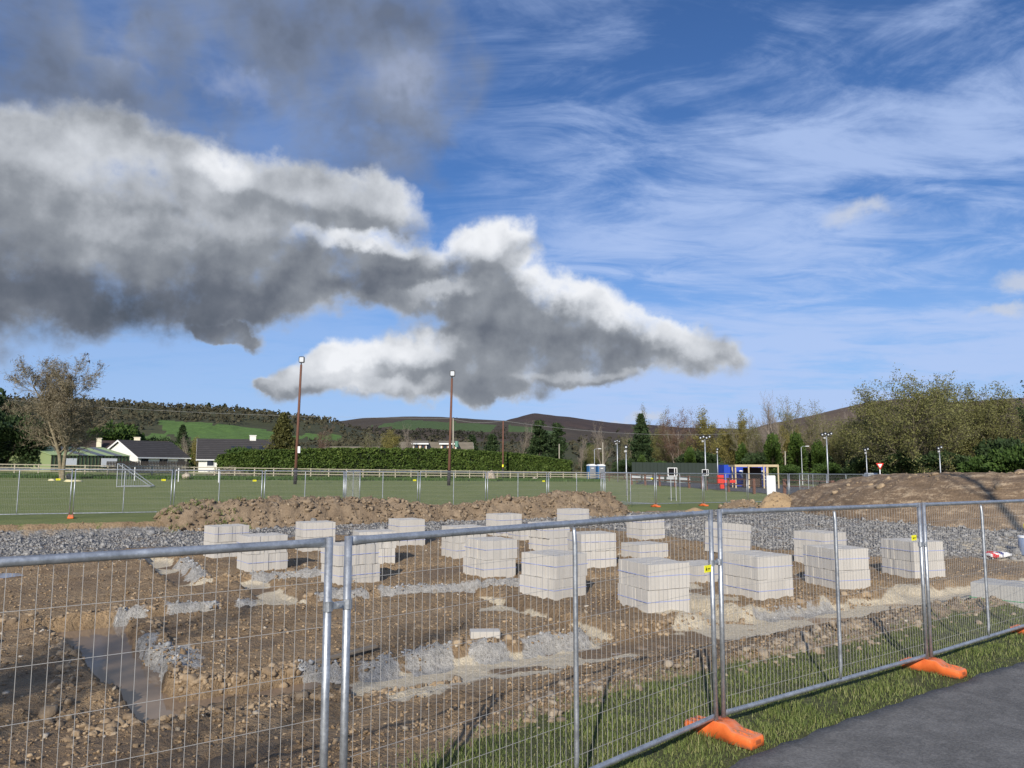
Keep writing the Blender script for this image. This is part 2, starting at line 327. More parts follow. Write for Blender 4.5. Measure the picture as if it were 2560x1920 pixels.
def ground(X, Y, detail=True):
    """height of the ground and, with detail, the masks of what it is made of"""
    X = np.asarray(X, float); Y = np.asarray(Y, float)
    wx = X + 0.10 * perlin(X * 2.1, Y * 2.1, 40) + 0.05 * perlin(X * 7, Y * 7, 41); wy = Y + 0.10 * perlin(X * 2.1, Y * 2.1, 44) + 0.05 * perlin(X * 7, Y * 7, 45)
    q = pdist(wx, wy, SB)                                   # metres into the bare soil
    zb = zpath(X, Y)
    soil = sst(-0.12, 0.12, q)
    k = sst(0.0, 2.6, q); z = zb * (1 - k) + zsite(X, Y) * k
    w = wfar(wx, wy)
    fld = sst(2.62, 2.30, w - 0.02 * (X + 16))              # playing field beyond the cut edge
    zf = zfield(X, Y)
    right = sst(6, 14, X)
    z = z * (1 - fld) + zf * fld
    if not detail: return z
    g1, g2 = grid(wx, wy); site = soil * (1 - fld)
    rg = sst(-0.25, 0.35, fbm(X * 0.7, Y * 0.7, 2, 33)); rough = 0.035 * fbm(X * 1.3, Y * 1.3, 4, 5) + (0.030 + 0.035 * rg) * fbm(X * 4.5, Y * 4.5, 3, 9, 0.65) + (0.02 + 0.055 * rg) * (lumps(X * 5, Y * 5, 21) - 0.3) + (0.020 + 0.025 * rg) * lumps(X * 10.5, Y * 10.5, 23)
    z = z + rough * site
    tren = np.zeros_like(X); rim = np.zeros_like(X); wet = np.zeros_like(X)
    for i, (a, b, c, d) in enumerate(TR):
        sk = (14.4 - g2) if i == 3 else 0.0
        s1 = np.minimum(np.minimum(g1 - a - 0.16 * sk, b + 0.05 * sk - g1), np.minimum(g2 - c, d - g2)); near = sst(-0.75, 0.25, g2 - c) if c < 9.45 and i != 3 else 1.0
        s2 = np.minimum(np.minimum(g1 - a - 0.16 * sk, b + 0.05 * sk - g1), d - g2) if c < 9.45 and i != 3 else s1
        tren = np.maximum(tren, sst(-0.02, 0.15, s2) * near); rim = np.maximum(rim, np.exp(-((s1 + 0.16) / 0.13) ** 2))
    grey = np.zeros_like(X)
    for (a, b, c, d) in GREY:
        s1 = np.minimum(np.minimum(g1 - a, b - g1), np.minimum(g2 - c, d - g2)) + 0.10 * fbm(X * 3, Y * 3, 3, 77); grey = np.maximum(grey, sst(-0.08, 0.10, s1))
    deep = sst(3.5, 2.7, g1) * sst(16.5, 15.9, g2) * sst(-0.8, 0.1, g1)
    floor = -0.495 - 0.26 * deep + 0.05 * fbm(X * 0.8, Y * 0.8, 3, 61) + 0.02 * fbm(X * 3.2, Y * 3.2, 2, 64)
    z = z + site * (rim * (0.05 * fbm(X * 2.4, Y * 2.4, 3, 71) + 0.05 * lumps(X * 4.2, Y * 4.2, 72)) * (1 - tren))
    z = z + site * grey * (0.0 + 0.045 * lumps(X * 3.1, Y * 3.1, 90) + 0.035 * lumps(X * 8, Y * 8, 92) + 0.03 * fbm(X * 14, Y * 14, 2, 93)) * (1 - 0.8 * tren)
    z = z * (1 - tren * site) + np.minimum(floor, z) * tren * site
    # loose berm where the verge meets the soil
    berm = np.exp(-((q - 0.28) / 0.30) ** 2) * sst(2.2, 4.0, X) * (1 - fld)
    z = z + berm * sst(11.5, 8.0, X) * (0.08 + 0.08 * fbm(X * 2, Y * 2, 3, 50) + 0.07 * lumps(X * 5, Y * 5, 52))
    bank = sst(64, 72, Y + 0.08 * X) * 0.0
    z = z + fld * 0.03 * fbm(X * 0.25, Y * 0.25, 3, 14) + (1 - soil) * 0.015 * fbm(X * 2, Y * 2, 3, 15)
    # rubble bed
    gfront = pdist(wx, wy, GF); gv = sst(-0.15, 0.25, gfront + 0.35 * fbm(X * 0.7, Y * 0.7, 3, 80)) * site
    z = z + gv * (0.05 + 0.03 * fbm(X * 0.8, Y * 0.8, 3, 81) + 0.03 * lumps(X * 8, Y * 8, 83)) + gv * right * 0.22 * sst(0.0, 2.5, gfront)
    cream = tren * site * (1 - deep) * sst(-0.28, 0.02, fbm(X * 0.55 + 7, Y * 0.55, 3, 66) + 0.35 * sst(9, 11, g1) - 0.15 * sst(7.2, 7.8, g1) * sst(9.9, 9.2, g1))
    spill = np.zeros_like(X)
    for (u, v, r) in ((1800, 1548, 1.2), (1735, 1510, .8), (1900, 1560, .9), (2150, 1528, .9), (2050, 1540, .6), (2330, 1490, 1.0), (1330, 1690, .5), (1010, 1712, .7), (1440, 1648, .5), (1280, 1535, .5), (700, 1510, .6), (1720, 1480, .4), (2540, 1400, 1.6), (2420, 1385, 1.4), (500, 1462, .5), (1380, 1500, .35)):
        cx, cy = PZ(u, v, -0.4); spill = np.maximum(spill, sst(1.0, 0.55, np.hypot((wx - cx) * .8, wy - cy) / r + 0.5 * fbm(X * 1.6, Y * 1.6, 3, 68)))
    clay = np.clip(rim * 1.1 * sst(-0.15, 0.25, fbm(X * 0.9, Y * 0.9, 3, 55)) + 0.9 * sst(0.12, 0.42, fbm(X * 0.45, Y * 0.45, 4, 57)) * sst(14, 20, Y), 0, 1) * site * (1 - gv)
    damp = np.clip(sst(0.0, 0.4, fbm(X * 0.35, Y * 0.35, 4, 58)) * 0.8 + tren * 0.9 * (1 - cream) + np.exp(-((w - 2.75) / 0.35) ** 2), 0, 1) * site
    cutf = np.exp(-((w - 0.02 * (X + 16) - 2.45) / 0.22) ** 2) * (1 - gv)
    return z, dict(soil=np.clip(np.maximum(site, cutf), 0, 1), gravel=gv, cream=np.maximum(cream, spill * site * (1 - gv * 0.5)) , grey=grey * site, clay=clay, damp=damp, berm=np.clip(berm * 1.3, 0, 1), far=fld)
GF = [PZ(u, v, -0.3) for u, v in ((-300, 1420), (0, 1402), (330, 1372), (520, 1372), (740, 1347), (1000, 1347), (1300, 1332), (1500, 1332), (1700, 1352), (1900, 1372), (2100, 1390), (2300, 1397), (2560, 1402))] + [(30, 21.5)]
def zg(x, y): return float(ground(np.array([x]), np.array([y]))[0][0])
def zg0(x, y): return float(ground(np.array([x]), np.array([y]), False)[0])

# ================================================================ materials of the ground
def ground_material():
    m, t = mat('ground_soil_grass', 0.95)
    A = t.node('ShaderNodeAttribute', attribute_name='ma'); B = t.node('ShaderNodeAttribute', attribute_name='mb')
    sa = t.node('ShaderNodeSeparateColor'); t.put(sa.inputs[0], A.outputs['Color']); sb = t.node('ShaderNodeSeparateColor'); t.put(sb.inputs[0], B.outputs['Color'])
    soil, grav, cream, grey = sa.outputs[0], sa.outputs[1], sa.outputs[2], A.outputs['Alpha']
    clay, damp, berm, far = sb.outputs[0], sb.outputs[1], sb.outputs[2], B.outputs['Alpha']
    P = t.pos
    n1 = t.noise(P, 1.4, 6, 0.62); n2 = t.noise(P, 14, 5, 0.68); n3 = t.noise(P, 55, 4, 0.65)
    # bare soil
    sc_ = t.ramp(t.math('ADD', t.math('MULTIPLY', n1, 0.55), t.math('MULTIPLY', n2, 0.45)), [(0.30, (0.155, 0.100, 0.054)), (0.5, (0.315, 0.220, 0.128)), (0.66, (0.430, 0.312, 0.190)), (0.8, (0.51, 0.39, 0.255))])
    sc_ = t.mix(t.math('MULTIPLY', clay, t.ss(n2, 0.35, 0.6)), sc_, (0.42, 0.285, 0.155))
    sc_ = t.mix(t.math('MULTIPLY', damp, t.ss(n1, 0.3, 0.6, 0.35, 0.8)), sc_, (0.165, 0.112, 0.067))
    sc_ = t.mix(t.math('MULTIPLY', berm, 0.85), sc_, t.ramp(n2, [(0.3, (0.16, 0.12, 0.085)), (0.6, (0.36, 0.29, 0.215))]))
    # grass of the pitch (close-mown, faint bands) and of the verge
    wv = t.node('ShaderNodeTexWave'); mp = t.node('ShaderNodeMapping'); t.put(mp.inputs['Vector'], P); mp.inputs['Rotation'].default_value = (0, 0, R(62)); t.put(wv.inputs['Vector'], mp.outputs[0]); wv.inputs['Scale'].default_value = 0.055; wv.inputs['Distortion'].default_value = 1.5; wv.inputs['Detail'].default_value = 2
    ng = t.noise(P, 0.35, 6, 0.62); nf = t.noise(P, 3.0, 5, 0.7)
    gr = t.ramp(t.math('ADD', t.math('MULTIPLY', ng, 0.5), t.math('MULTIPLY', nf, 0.5)), [(0.3, (0.130, 0.165, 0.046)), (0.5, (0.185, 0.215, 0.068)), (0.7, (0.250, 0.260, 0.100))])
    gr = t.mix(t.math('MULTIPLY', t.ss(wv.outputs['Fac'], 0.3, 0.7), 0.16), gr, (0.15, 0.18, 0.07))
    gv = t.ramp(n2, [(0.3, (0.060, 0.062, 0.026)), (0.55, (0.105, 0.115, 0.042)), (0.75, (0.19, 0.17, 0.09))])
    gcol = t.mix(far, gv, gr)
    # rubble
    vc = t.voro(P, 11.0, 'F1', 'Color'); vd = t.voro(P, 11.0)
    rc = t.ramp(t.math('ADD', t.math('MULTIPLY', t.node('ShaderNodeSeparateColor').outputs[0], 0.0), t.noise(vc, 3.0, 1)), [(0.3, (0.15, 0.145, 0.14)), (0.5, (0.235, 0.23, 0.222)), (0.7, (0.33, 0.32, 0.305))])
    rc = t.mix(t.ss(n1, 0.48, 0.66, 0.0, 0.75), rc, (0.33, 0.25, 0.165))
    cr = t.ramp(n2, [(0.3, (0.50, 0.42, 0.29)), (0.6, (0.66, 0.575, 0.43))])
    ga = t.ramp(t.math('ADD', t.math('MULTIPLY', n2, 0.5), t.math('MULTIPLY', n3, 0.5)), [(0.34, (0.17, 0.155, 0.13)), (0.5, (0.40, 0.38, 0.345)), (0.68, (0.64, 0.615, 0.565))])
    ws = t.math('ADD', soil, t.math('MULTIPLY', t.math('SUBTRACT', n2, 0.5), 0.6))
    c = t.mix(t.ss(ws, 0.4, 0.6), gcol, sc_)
    c = t.mix(t.ss(t.math('ADD', grav, t.math('MULTIPLY', t.math('SUBTRACT', n2, 0.5), 0.7)), 0.35, 0.6), c, rc)
    c = t.mix(t.ss(t.math('ADD', cream, t.math('MULTIPLY', t.math('SUBTRACT', n1, 0.5), 0.8)), 0.4, 0.62), c, cr)
    c = t.mix(t.ss(t.math('ADD', grey, t.math('ADD', t.math('MULTIPLY', t.math('SUBTRACT', n2, 0.5), 1.1), t.math('MULTIPLY', t.math('SUBTRACT', n1, 0.5), 0.9))), 0.50, 0.85), c, ga)
    t.put(t.b.inputs['Base Color'], c)
    t.put(t.b.inputs['Roughness'], t.math('SUBTRACT', 0.95, t.math('MULTIPLY', damp, 0.35)))
    h = t.math('ADD', t.math('MULTIPLY', n2, 0.6), t.math('ADD', t.math('MULTIPLY', n3, 0.35), t.math('ADD', t.math('MULTIPLY', vd, t.math('MULTIPLY', grav, -1.0)), t.math('MULTIPLY', t.math('MULTIPLY', soil, t.math('SUBTRACT', 1.0, t.math('MAXIMUM', grey, cream))), t.math('ADD', t.math('MULTIPLY', t.noise(P, 7, 4, 0.75, 0.8), 0.9), t.math('MULTIPLY', t.voro(t.vmath('ADD', P, t.vmath('SCALE', t.noise(P, 9, 2, 0.5, 0, True), sc=0.12)), 15), t.math('MULTIPLY', t.ss(n1, 0.42, 0.6), -0.45)))))))
    t.put(t.b.inputs['Normal'], t.bump(h, 1.0, 0.085))
    return m
def axis_steps(lo, hi, f):
    a = [lo]
    while a[-1] < hi: a.append(a[-1] + f(a[-1]))
    return a
ys = [-900, -300, -120, -60, -30, -16, -9, -5, -2.5, -1, 0.2, 1.0, 1.6] + axis_steps(2.2, 43, lambda y: 0.0075 * max(y, 5.2)) + axis_steps(43.5, 150, lambda y: 0.012 * y) + axis_steps(153, 9000, lambda y: 0.12 * y)
xr = axis_steps(0.0, 34, lambda x: 0.055 + 0.006 * max(0, x - 7)); xr2 = axis_steps(34.5, 9000, lambda x: 0.055 * x)
xs = [-x for x in (xr + xr2)[:0:-1]] + xr + xr2
ys = np.array(ys); xs = np.array(xs)
XX, YY = np.meshgrid(xs, ys)
def ground_grid(X, Y):
    sh = X.shape; x = X.ravel(); y = Y.ravel(); z = np.zeros(len(x)); M = {k: np.zeros(len(x)) for k in ('soil', 'gravel', 'cream', 'grey', 'clay', 'damp', 'berm', 'far')}
    sel = (y > 1.5) & (y < 47) & (np.abs(x) < 36) & (np.abs(x) < 6 + y * 1.0); M['far'][:] = 1.0
    near = (y < 1.5) | ((np.abs(x) >= 6 + y) & (y < 40)); M['far'][near & ~sel] = 0
    a, b = ground(x[sel], y[sel]); z[sel] = a
    for k in M: M[k][sel] = b[k]
    z[~sel] = ground(x[~sel], y[~sel], False); M['soil'][near & ~sel] = (pdist(x[near & ~sel], y[near & ~sel], SB) > 0) * (wfar(x[near & ~sel], y[near & ~sel]) > 2.5)
    return z.reshape(sh), M
ZZ, MK = ground_grid(XX, YY)
farz = sst(150, 600, np.hypot(XX, YY)); ZZ = ZZ * (1 - farz) - 1.5 * farz
nx, ny = len(xs), len(ys)
ii = (np.arange(ny - 1)[:, None] * nx + np.arange(nx - 1)[None, :]).ravel()
gme = npmesh('ground', np.stack([XX.ravel(), YY.ravel(), ZZ.ravel()], 1), np.stack([ii, ii + 1, ii + nx + 1, ii + nx], 1), ground_material(), True)
for nm, ks in (('ma', ('soil', 'gravel', 'cream', 'grey')), ('mb', ('clay', 'damp', 'berm', 'far'))):
    at = gme.color_attributes.new(nm, 'FLOAT_COLOR', 'POINT'); at.data.foreach_set('color', np.stack([MK[k].ravel() for k in ks], 1).astype(np.float32).ravel())
go = tag(link('ground', gme), kind='structure')

# ---------------------------------------------------------------- muddy water in the trenches
def water_material():
    m, t = mat('muddy_water', 0.04); n = t.noise(t.pos, 0.5, 3)
    t.put(t.b.inputs['Base Color'], t.ramp(n, [(0.3, (0.22, 0.155, 0.105)), (0.7, (0.27, 0.195, 0.135))])); t.b.inputs['Specular IOR Level'].default_value = 0.4; t.b.inputs['IOR'].default_value = 1.33
    t.put(t.b.inputs['Normal'], t.bump(t.noise(t.pos, 5, 2), 0.03, 0.02)); return m
WM = water_material()
mb = MB()
for (a, b, c_, d) in ((3.15, 22, 9.0, 10.9), (2.0, 22, 14.9, 16.4), (3.0, 5, 16.4, 18.6), (1.5, 17, 18.6, 20.3), (1.5, 3.6, 20.3, 27), (6.8, 8.6, 10.9, 14.9), (9.6, 11.5, 10.9, 14.9), (15, 17, 10.9, 14.9)):
    V = [(*ungrid(*p), -0.512) for p in ((a, c_), (b, c_), (b, d), (a, d))]; mb.add(V, [(0, 1, 2, 3)])
for (a, b, c_, d) in ((-0.6, 3.15, 8.9, 10.9), (-0.6, 2.0, 10.9, 14.9), (-3.5, 2.0, 14.9, 15.5)):
    V = [(*ungrid(*p), -0.470) for p in ((a, c_), (b, c_), (b, d), (a, d))]; mb.add(V, [(0, 1, 2, 3)])
tag(mb.build('puddle_water', WM), kind='structure')
pw_ = MB(); px_, py_ = PZ(5, 1442, -0.33); pw_.prism([(px_ - 1.6, py_ - .5), (px_ + .25, py_ - .35), (px_ + .45, py_ + .1), (px_ + .1, py_ + .5), (px_ - 1.6, py_ + .6)], -0.36, -0.315)
tag(pw_.build('rain_puddle', WM), kind='structure')

# ---------------------------------------------------------------- tarmac path
def tarmac(name, base):
    m, t = mat(name, 0.85); P = t.pos
    n1 = t.noise(P, 0.9, 4, 0.6); vc = t.node('ShaderNodeSeparateColor'); t.put(vc.inputs[0], t.voro(P, 60, 'F1', 'Color')); n2 = t.math('ADD', t.math('MULTIPLY', t.noise(P, 45, 4, 0.8), 0.6), t.math('MULTIPLY', vc.outputs[0], 0.5))
    n4 = t.noise(P, 3.5, 5, 0.6, 0.6)
    f = t.math('ADD', t.math('MULTIPLY', n1, 0.35), t.math('ADD', t.math('MULTIPLY', n2, 0.45), t.math('MULTIPLY', t.ss(n4, 0.40, 0.64), 0.14)))
    t.put(t.b.inputs['Base Color'], t.ramp(f, [(0.2, tuple(x * 0.5 for x in base)), (0.5, base), (0.8, tuple(x * 1.6 for x in base))]))
    t.put(t.b.inputs['Normal'], t.bump(t.math('ADD', n2, t.math('MULTIPLY', t.noise(P, 60, 3, 0.7), 0.8)), 0.8, 0.015)); return m
TAR = tarmac('path_tarmac', (0.165, 0.158, 0.147))
def strip(name, left, width, z0, matl, lift=0.012, n=240):
    """a sheet along a polyline, 'width' metres to its right, following zpath"""
    L = [Vector((*p, 0)) for p in left]; cum = [0]
    for a, b in zip(L, L[1:]): cum.append(cum[-1] + (b - a).length)
    V = []; Fs = []; m_ = 9
    for i in range(n + 1):
        d = cum[-1] * i / n; k = max(j for j in range(len(L) - 1) if cum[j] <= d + 1e-9); a, b = L[k], L[k + 1]
        p = a.lerp(b, (d - cum[k]) / (cum[k + 1] - cum[k])); tdir = (b - a).normalized(); nr = Vector((tdir.y, -tdir.x, 0))
        e = 0.05 * float(perlin(d * 2.2, 0.3, 12)) + 0.025 * float(perlin(d * 9, 0.7, 13))
        for j in range(m_):
            w = (0, 0.008, 0.05, 0.15, 0.3, 0.5, 0.7, 0.9, 1.0)[j]; q = p + nr * (e * (1 - w) + width * w); V.append((q.x, q.y, float(z0(q.x, q.y)) + lift - (0.05 if j == 0 else 0)))
    for i in range(n):
        for j in range(m_ - 1): Fs.append((i * m_ + j, (i + 1) * m_ + j, (i + 1) * m_ + j + 1, i * m_ + j + 1))
    me = npmesh(name, V, np.array(Fs)[:, ::-1], matl, True); return tag(link(name, me), kind='structure')
strip('path', PB, 3.4, zpath, TAR, 0.022)
# ================================================================ metal and plastic
def galv(name, base=(0.46, 0.48, 0.50), rough=0.38):
    m, t = mat(name, rough); n = t.noise(t.obj, 9, 5, 0.7); n2 = t.noise(t.obj, 60, 3, 0.7)
    t.put(t.b.inputs['Base Color'], t.ramp(t.math('ADD', t.math('MULTIPLY', n, 0.6), t.math('MULTIPLY', n2, 0.4)), [(0.3, tuple(x * 0.55 for x in base)), (0.55, base), (0.75, tuple(min(1, x * 1.5) for x in base))]))
    t.b.inputs['Metallic'].default_value = 0.75; t.put(t.b.inputs['Roughness'], t.math('ADD', rough - 0.1, t.math('MULTIPLY', n, 0.35))); return m
GALV = galv('galvanised_steel'); WIRE = simple('galvanised_wire', (0.40, 0.385, 0.36), 0.6, 0.15)
def orange():
    m, t = mat('orange_plastic', 0.5); n = t.noise(t.obj, 9, 5, 0.65); n2 = t.noise(t.obj, 45, 3, 0.7); g = t.node('ShaderNodeNewGeometry'); sp = t.node('ShaderNodeSeparateXYZ'); t.put(sp.inputs[0], g.outputs['Normal']); so = t.node('ShaderNodeSeparateXYZ'); t.put(so.inputs[0], t.obj)
    c = t.ramp(n, [(0.3, (0.66, 0.125, 0.028)), (0.7, (0.82, 0.19, 0.045))]); c = t.mix(t.math('MULTIPLY', t.ss(sp.outputs[2], 0.6, 0.95), t.ss(t.math('ADD', n, t.math('MULTIPLY', n2, 0.4)), 0.5, 0.85, 0.15, 0.75)), c, (0.46, 0.23, 0.16))   # dust settled on the upper faces
    c = t.mix(t.math('MULTIPLY', t.ss(t.math('ADD', so.outputs[2], t.math('MULTIPLY', n, 0.04)), 0.055, 0.015), t.ss(n2, 0.35, 0.6)), c, (0.20, 0.14, 0.085))                        # mud splashed up the sides
    t.put(t.b.inputs['Base Color'], c); t.put(t.b.inputs['Roughness'], t.math('ADD', 0.35, t.math('MULTIPLY', n2, 0.4))); t.put(t.b.inputs['Normal'], t.bump(n2, 0.2, 0.01)); return m
ORANGE = orange()
YEL = simple('yellow_sign_plastic', (0.85, 0.80, 0.03), 0.5, 0, 0.04); BLK = simple('black_print', (0.008, 0.008, 0.009), 0.7, spec=0.1)
WHITE = simple('white_paint', (0.80, 0.80, 0.79), 0.5, 0, 0.05)
def panel_parts(Lp, H, wires, key):
    """meshes of one mesh-fence panel, x along it from 0 to Lp, z up"""
    r = 0.0205; g = {}
    def rail(z, rr):
        b = MB(); n = 10; st = [(0.012, 0.35, 1.25), (0.05, 0.45, 1.2), (0.13, 1, 1), (Lp - 0.13, 1, 1), (Lp - 0.05, 0.45, 1.2), (Lp - 0.012, 0.35, 1.25)]; V = []
        for (x, sy, sz) in st:
            for k in range(n): q = 2 * math.pi * k / n; V.append((x, math.cos(q) * rr * sy, z + math.sin(q) * rr * sz))
        b.add(V, [(i * n + k, i * n + (k + 1) % n, (i + 1) * n + (k + 1) % n, (i + 1) * n + k) for i in range(len(st) - 1) for k in range(n)] + [tuple(range(n)), tuple(range((len(st) - 1) * n, len(st) * n))]); return b
    g['top_rail'] = [rail(H - 0.024, 0.0215).mesh('top_rail' + key, GALV, True)]
    g['bottom_rail'] = [rail(0.17, 0.0205).mesh('bottom_rail' + key, GALV, True)]
    g['post'] = [MB().tube([(x, 0, 0.02), (x, 0, H)], r, 12).mesh('post' + key, GALV, True) for x in (0.0, Lp)]
    b = MB(); b.tube([(Lp / 2, -0.014, 0.185), (Lp / 2, -0.014, 0.26), (Lp / 2, -0.018, 0.32), (Lp / 2, -0.018, H - 0.16), (Lp / 2, -0.012, H - 0.08), (Lp / 2, -0.008, H - 0.05)], [0.008, 0.017, 0.0175, 0.0175, 0.015, 0.009], 10)
    g['middle_strut'] = [b.mesh('middle_strut' + key, GALV, True)]
    b = MB(); nw = int(round(Lp / wires)); w = 0.0015
    for i in range(1, nw):
        x = Lp * i / nw; b.tube([(x, 0.004, 0.17), (x, 0.004, H - 0.024)], w, 4, cap=False)
    for j in range(7):
        z = 0.30 + (H - 0.52) * j / 6; b.tube([(0, 0, z), (Lp, 0, z)], w, 4, cap=False)
    g['wire_mesh'] = [b.mesh('wire_mesh' + key, WIRE)]
    return g
_pan = {}
def fence_panel(a, b, za, zb, label, group, H=1.84, wires=0.055, gap=0.055, name='mesh_fence'):
    a = Vector((*a, za)); b = Vector((*b, zb)); d = b - a; L = Vector((d.x, d.y)).length - 2 * gap; key = '%.2f_%.2f' % (L, H)
    if key not in _pan: _pan[key] = panel_parts(L, H, wires, key)
    dir_ = Vector((d.x, d.y, 0)).normalized(); root = empty(name, a + dir_ * gap); root.rotation_euler = (0, -math.atan2(d.z, L), math.atan2(d.y, d.x))
    tag(root, label, 'fence', group)
    for k, ms in _pan[key].items():
        for me in ms:
            o = link(k, me, root)
            if k == 'wire_mesh': o['kind'] = 'stuff'
    return root
ZP = [float(zpath(np.array(x), np.array(y))) + 0.01 for x, y in FP]
NL = ['galvanised mesh fence panel left of the water-filled trench', 'galvanised mesh fence panel between the trench pool and the nearest orange foot', 'galvanised mesh fence panel between two orange feet beside the path', 'galvanised mesh fence panel in front of the green-strapped blocks', 'galvanised mesh fence panel ending the row along the path']
for i in range(5): fence_panel(FP[i], FP[i + 1], ZP[i], ZP[i + 1], NL[i], 'mesh panels along the path')
# clamps that tie neighbouring panels together
def coupler(p, z, rz, label):
    r = empty('steel_clamp', (p[0], p[1], z), rz); tag(r, label, 'clamp', 'clamps joining the near panels')
    for s_ in (-1, 1):
        b = MB(); b.tube([(s_ * 0.055, 0, -0.024), (s_ * 0.055, 0, 0.024)], 0.0255, 12); b.build('collar', GALV, r, smooth=False)
    MB().box((0, -0.006, 0), (0.075, 0.014, 0.036)).build('plate', GALV, r, bevel=0.003)
    MB().tube([(0, -0.03, 0), (0, 0.02, 0)], 0.009, 6).build('bolt', GALV, r)
CLAB = ['steel clamp joining the panels beside the trench pool', 'steel clamp above the nearest orange foot', 'steel clamp on the posts before the last two panels', 'steel clamp on the posts beside the green-strapped blocks']
for i, z in ((1, 1.5), (2, 1.40), (3, 1.38), (4, 1.36)):
    d = Vector(FP[i + 1]) - Vector(FP[i - 1]); coupler(FP[i], z + ZP[i], math.atan2(d.y, d.x), CLAB[i - 1])
# orange feet
def foot_mesh(key=''):
    st = [(-0.35, .09, .055), (-0.345, .105, .075), (-0.33, .115, .088), (-0.15, .115, .10), (-0.09, .105, .135), (-0.075, .100, .145), (0.075, .100, .145), (0.09, .105, .135), (0.15, .115, .10), (0.33, .115, .088), (0.345, .105, .075), (0.35, .09, .055)]
    prof = [(-1, 0), (-1, 0.72), (-0.93, 0.93), (-0.78, 1.0), (-0.3, 0.985), (0.3, 0.985), (0.78, 1.0), (0.93, 0.93), (1, 0.72), (1, 0)]
    b = MB(); V = []; n = len(prof)
    for (y, w, h) in st:
        for (a, c_) in prof: V.append((a * w, y, c_ * h))
    b.add(V, [(i * n + k, i * n + k + 1, (i + 1) * n + k + 1, (i + 1) * n + k) for i in range(len(st) - 1) for k in range(n - 1)] + [(i * n, (i + 1) * n, (i + 1) * n + n - 1, i * n + n - 1) for i in range(len(st) - 1)] + [tuple(range(n)), tuple(range((len(st) - 1) * n, len(st) * n))[::-1]])
    return b.mesh('foot_body' + key, ORANGE, True)
FM = foot_mesh(); ORD = simple('orange_plastic_socket', (0.35, 0.09, 0.03), 0.6)
_rib = MB().box((0, 0, 0), (0.030, 0.20, 0.022)).mesh('rib', ORANGE, False, 0.008); _soc = MB().tube([(0, 0, 0), (0, 0, 0.012)], 0.03, 12).mesh('post_socket', ORD)
_hand = MB().box((0, 0, 0), (0.09, 0.02, 0.035)).mesh('hand_grip', ORD, False, 0.006)
def foot(p, z, rz, label, detail=True, group=None):
    r = empty('fence_ballast', (p[0], p[1], z), rz); tag(r, label, 'ballast', group); link('body', FM, r); r.scale = (0.88, 0.92, 0.95)
    if detail:
        for s_ in (-1, 1):
            for x in (-0.05, 0.05): link('rib', _rib, r, (x, s_ * 0.215, 0.097 - 0.0), (-s_ * 0.06, 0, 0))
            link('post_socket', _soc, r, (s_ * 0.055, 0, 0.138)); link('hand_grip', _hand, r, (0, s_ * 0.345, 0.045))
    return r
FL = ['orange plastic fence foot under the panels beside the trench pool', 'nearest orange plastic fence foot half sunk in long grass', 'orange plastic fence foot with its end on the path edge', 'orange plastic fence foot beside the green-strapped blocks']
for i in range(1, 5):
    d = Vector(FP[i + 1]) - Vector(FP[i - 1]); n_ = Vector((d.y, -d.x)).normalized(); q = Vector(FP[i]) + n_ * 0.03
    foot(q, ZP[i] - 0.0, math.atan2(d.y, d.x), FL[i - 1], group='orange feet of the near fence')
# small yellow tags
def sign_tag(p, rz, label, w=0.105, h=0.058, group='yellow tags on the mesh panels'):
    r = empty('sign_tag', p, rz); tag(r, label, 'sign', group); MB().box((0, 0, 0), (w, 0.004, h)).build('plate', YEL, r)
    b = MB(); b.prism([(-w * .36, -h * .2), (-w * .14, -h * .2), (-w * .20, h * .1), (-w * .25, h * .26), (-w * .31, h * .05)], -0.0042, -0.0035, 'y'); b.box((w * .12, -0.0038, h * .02), (w * .36, 0.0008, h * .10)); b.box((w * .08, -0.0038, -h * .16), (w * .27, 0.0008, h * .05)); b.build('print', BLK, r)
for i, (k, f, z, lb) in enumerate(((1, 0.965, 1.36, 'yellow tag with black print on the panel left of the nearest orange foot'), (2, 0.945, 1.42, 'yellow tag with black print on the panel between the two near orange feet'), (3, 0.96, 1.44, 'yellow tag with black print on the panel by the green-strapped blocks'))):
    a, b = Vector(FP[k]), Vector(FP[k + 1]); q = a.lerp(b, f); d = b - a; n_ = Vector((d.y, -d.x)).normalized() * 0.006
    sign_tag((q.x + n_.x, q.y + n_.y, z + ZP[k]), math.atan2(d.y, d.x), lb)

# ---------------------------------------------------------------- far mesh fence
JT = [3.5, 3.5, 3.5, 3.5, 3.5, 3.5, 3.45, 3.45, 3.4, 3.4, 3.4, 3.4, 3.4, 3.45, 3.5, 3.5, 3.5, 3.5]
fj = [np.array(FF0) - FFD * 3.5, np.array(FF0)]
for s_ in JT: fj.append(fj[-1] + FFD * s_)
FZ = [zg0(*p) + 0.02 for p in fj]
FGRP = 'mesh panels of the far fence along the playing field'
def mid(i): return (fj[i] + fj[i + 1]) / 2
for i in range(len(fj) - 1):
    u = 1280 + F * fj[i][0] / fj[i][1]
    lb = 'galvanised mesh fence panel at the edge of the playing field' if u < 1860 else 'galvanised mesh fence panel behind the big earth mound'
    fence_panel(tuple(fj[i]), tuple(fj[i + 1]), FZ[i], FZ[i + 1], lb, FGRP)
for (i, ang, lb) in ((5, 62, 'mesh gate leaf swung back from the far fence near the hedge'), (10, 115, 'mesh panel turned back from the far fence by the portable toilets'), (14, 70, 'mesh panel turned back from the far fence beside the earth mound')):
    a = fj[i]; th = math.atan2(FFD[1], FFD[0]) + R(ang) * (1 if ang < 90 else 1); b = a + 3.5 * np.array([math.cos(th), math.sin(th)]); fence_panel(tuple(a), tuple(b), FZ[i], zg0(*b) + 0.02, lb, None, name='mesh_gate')
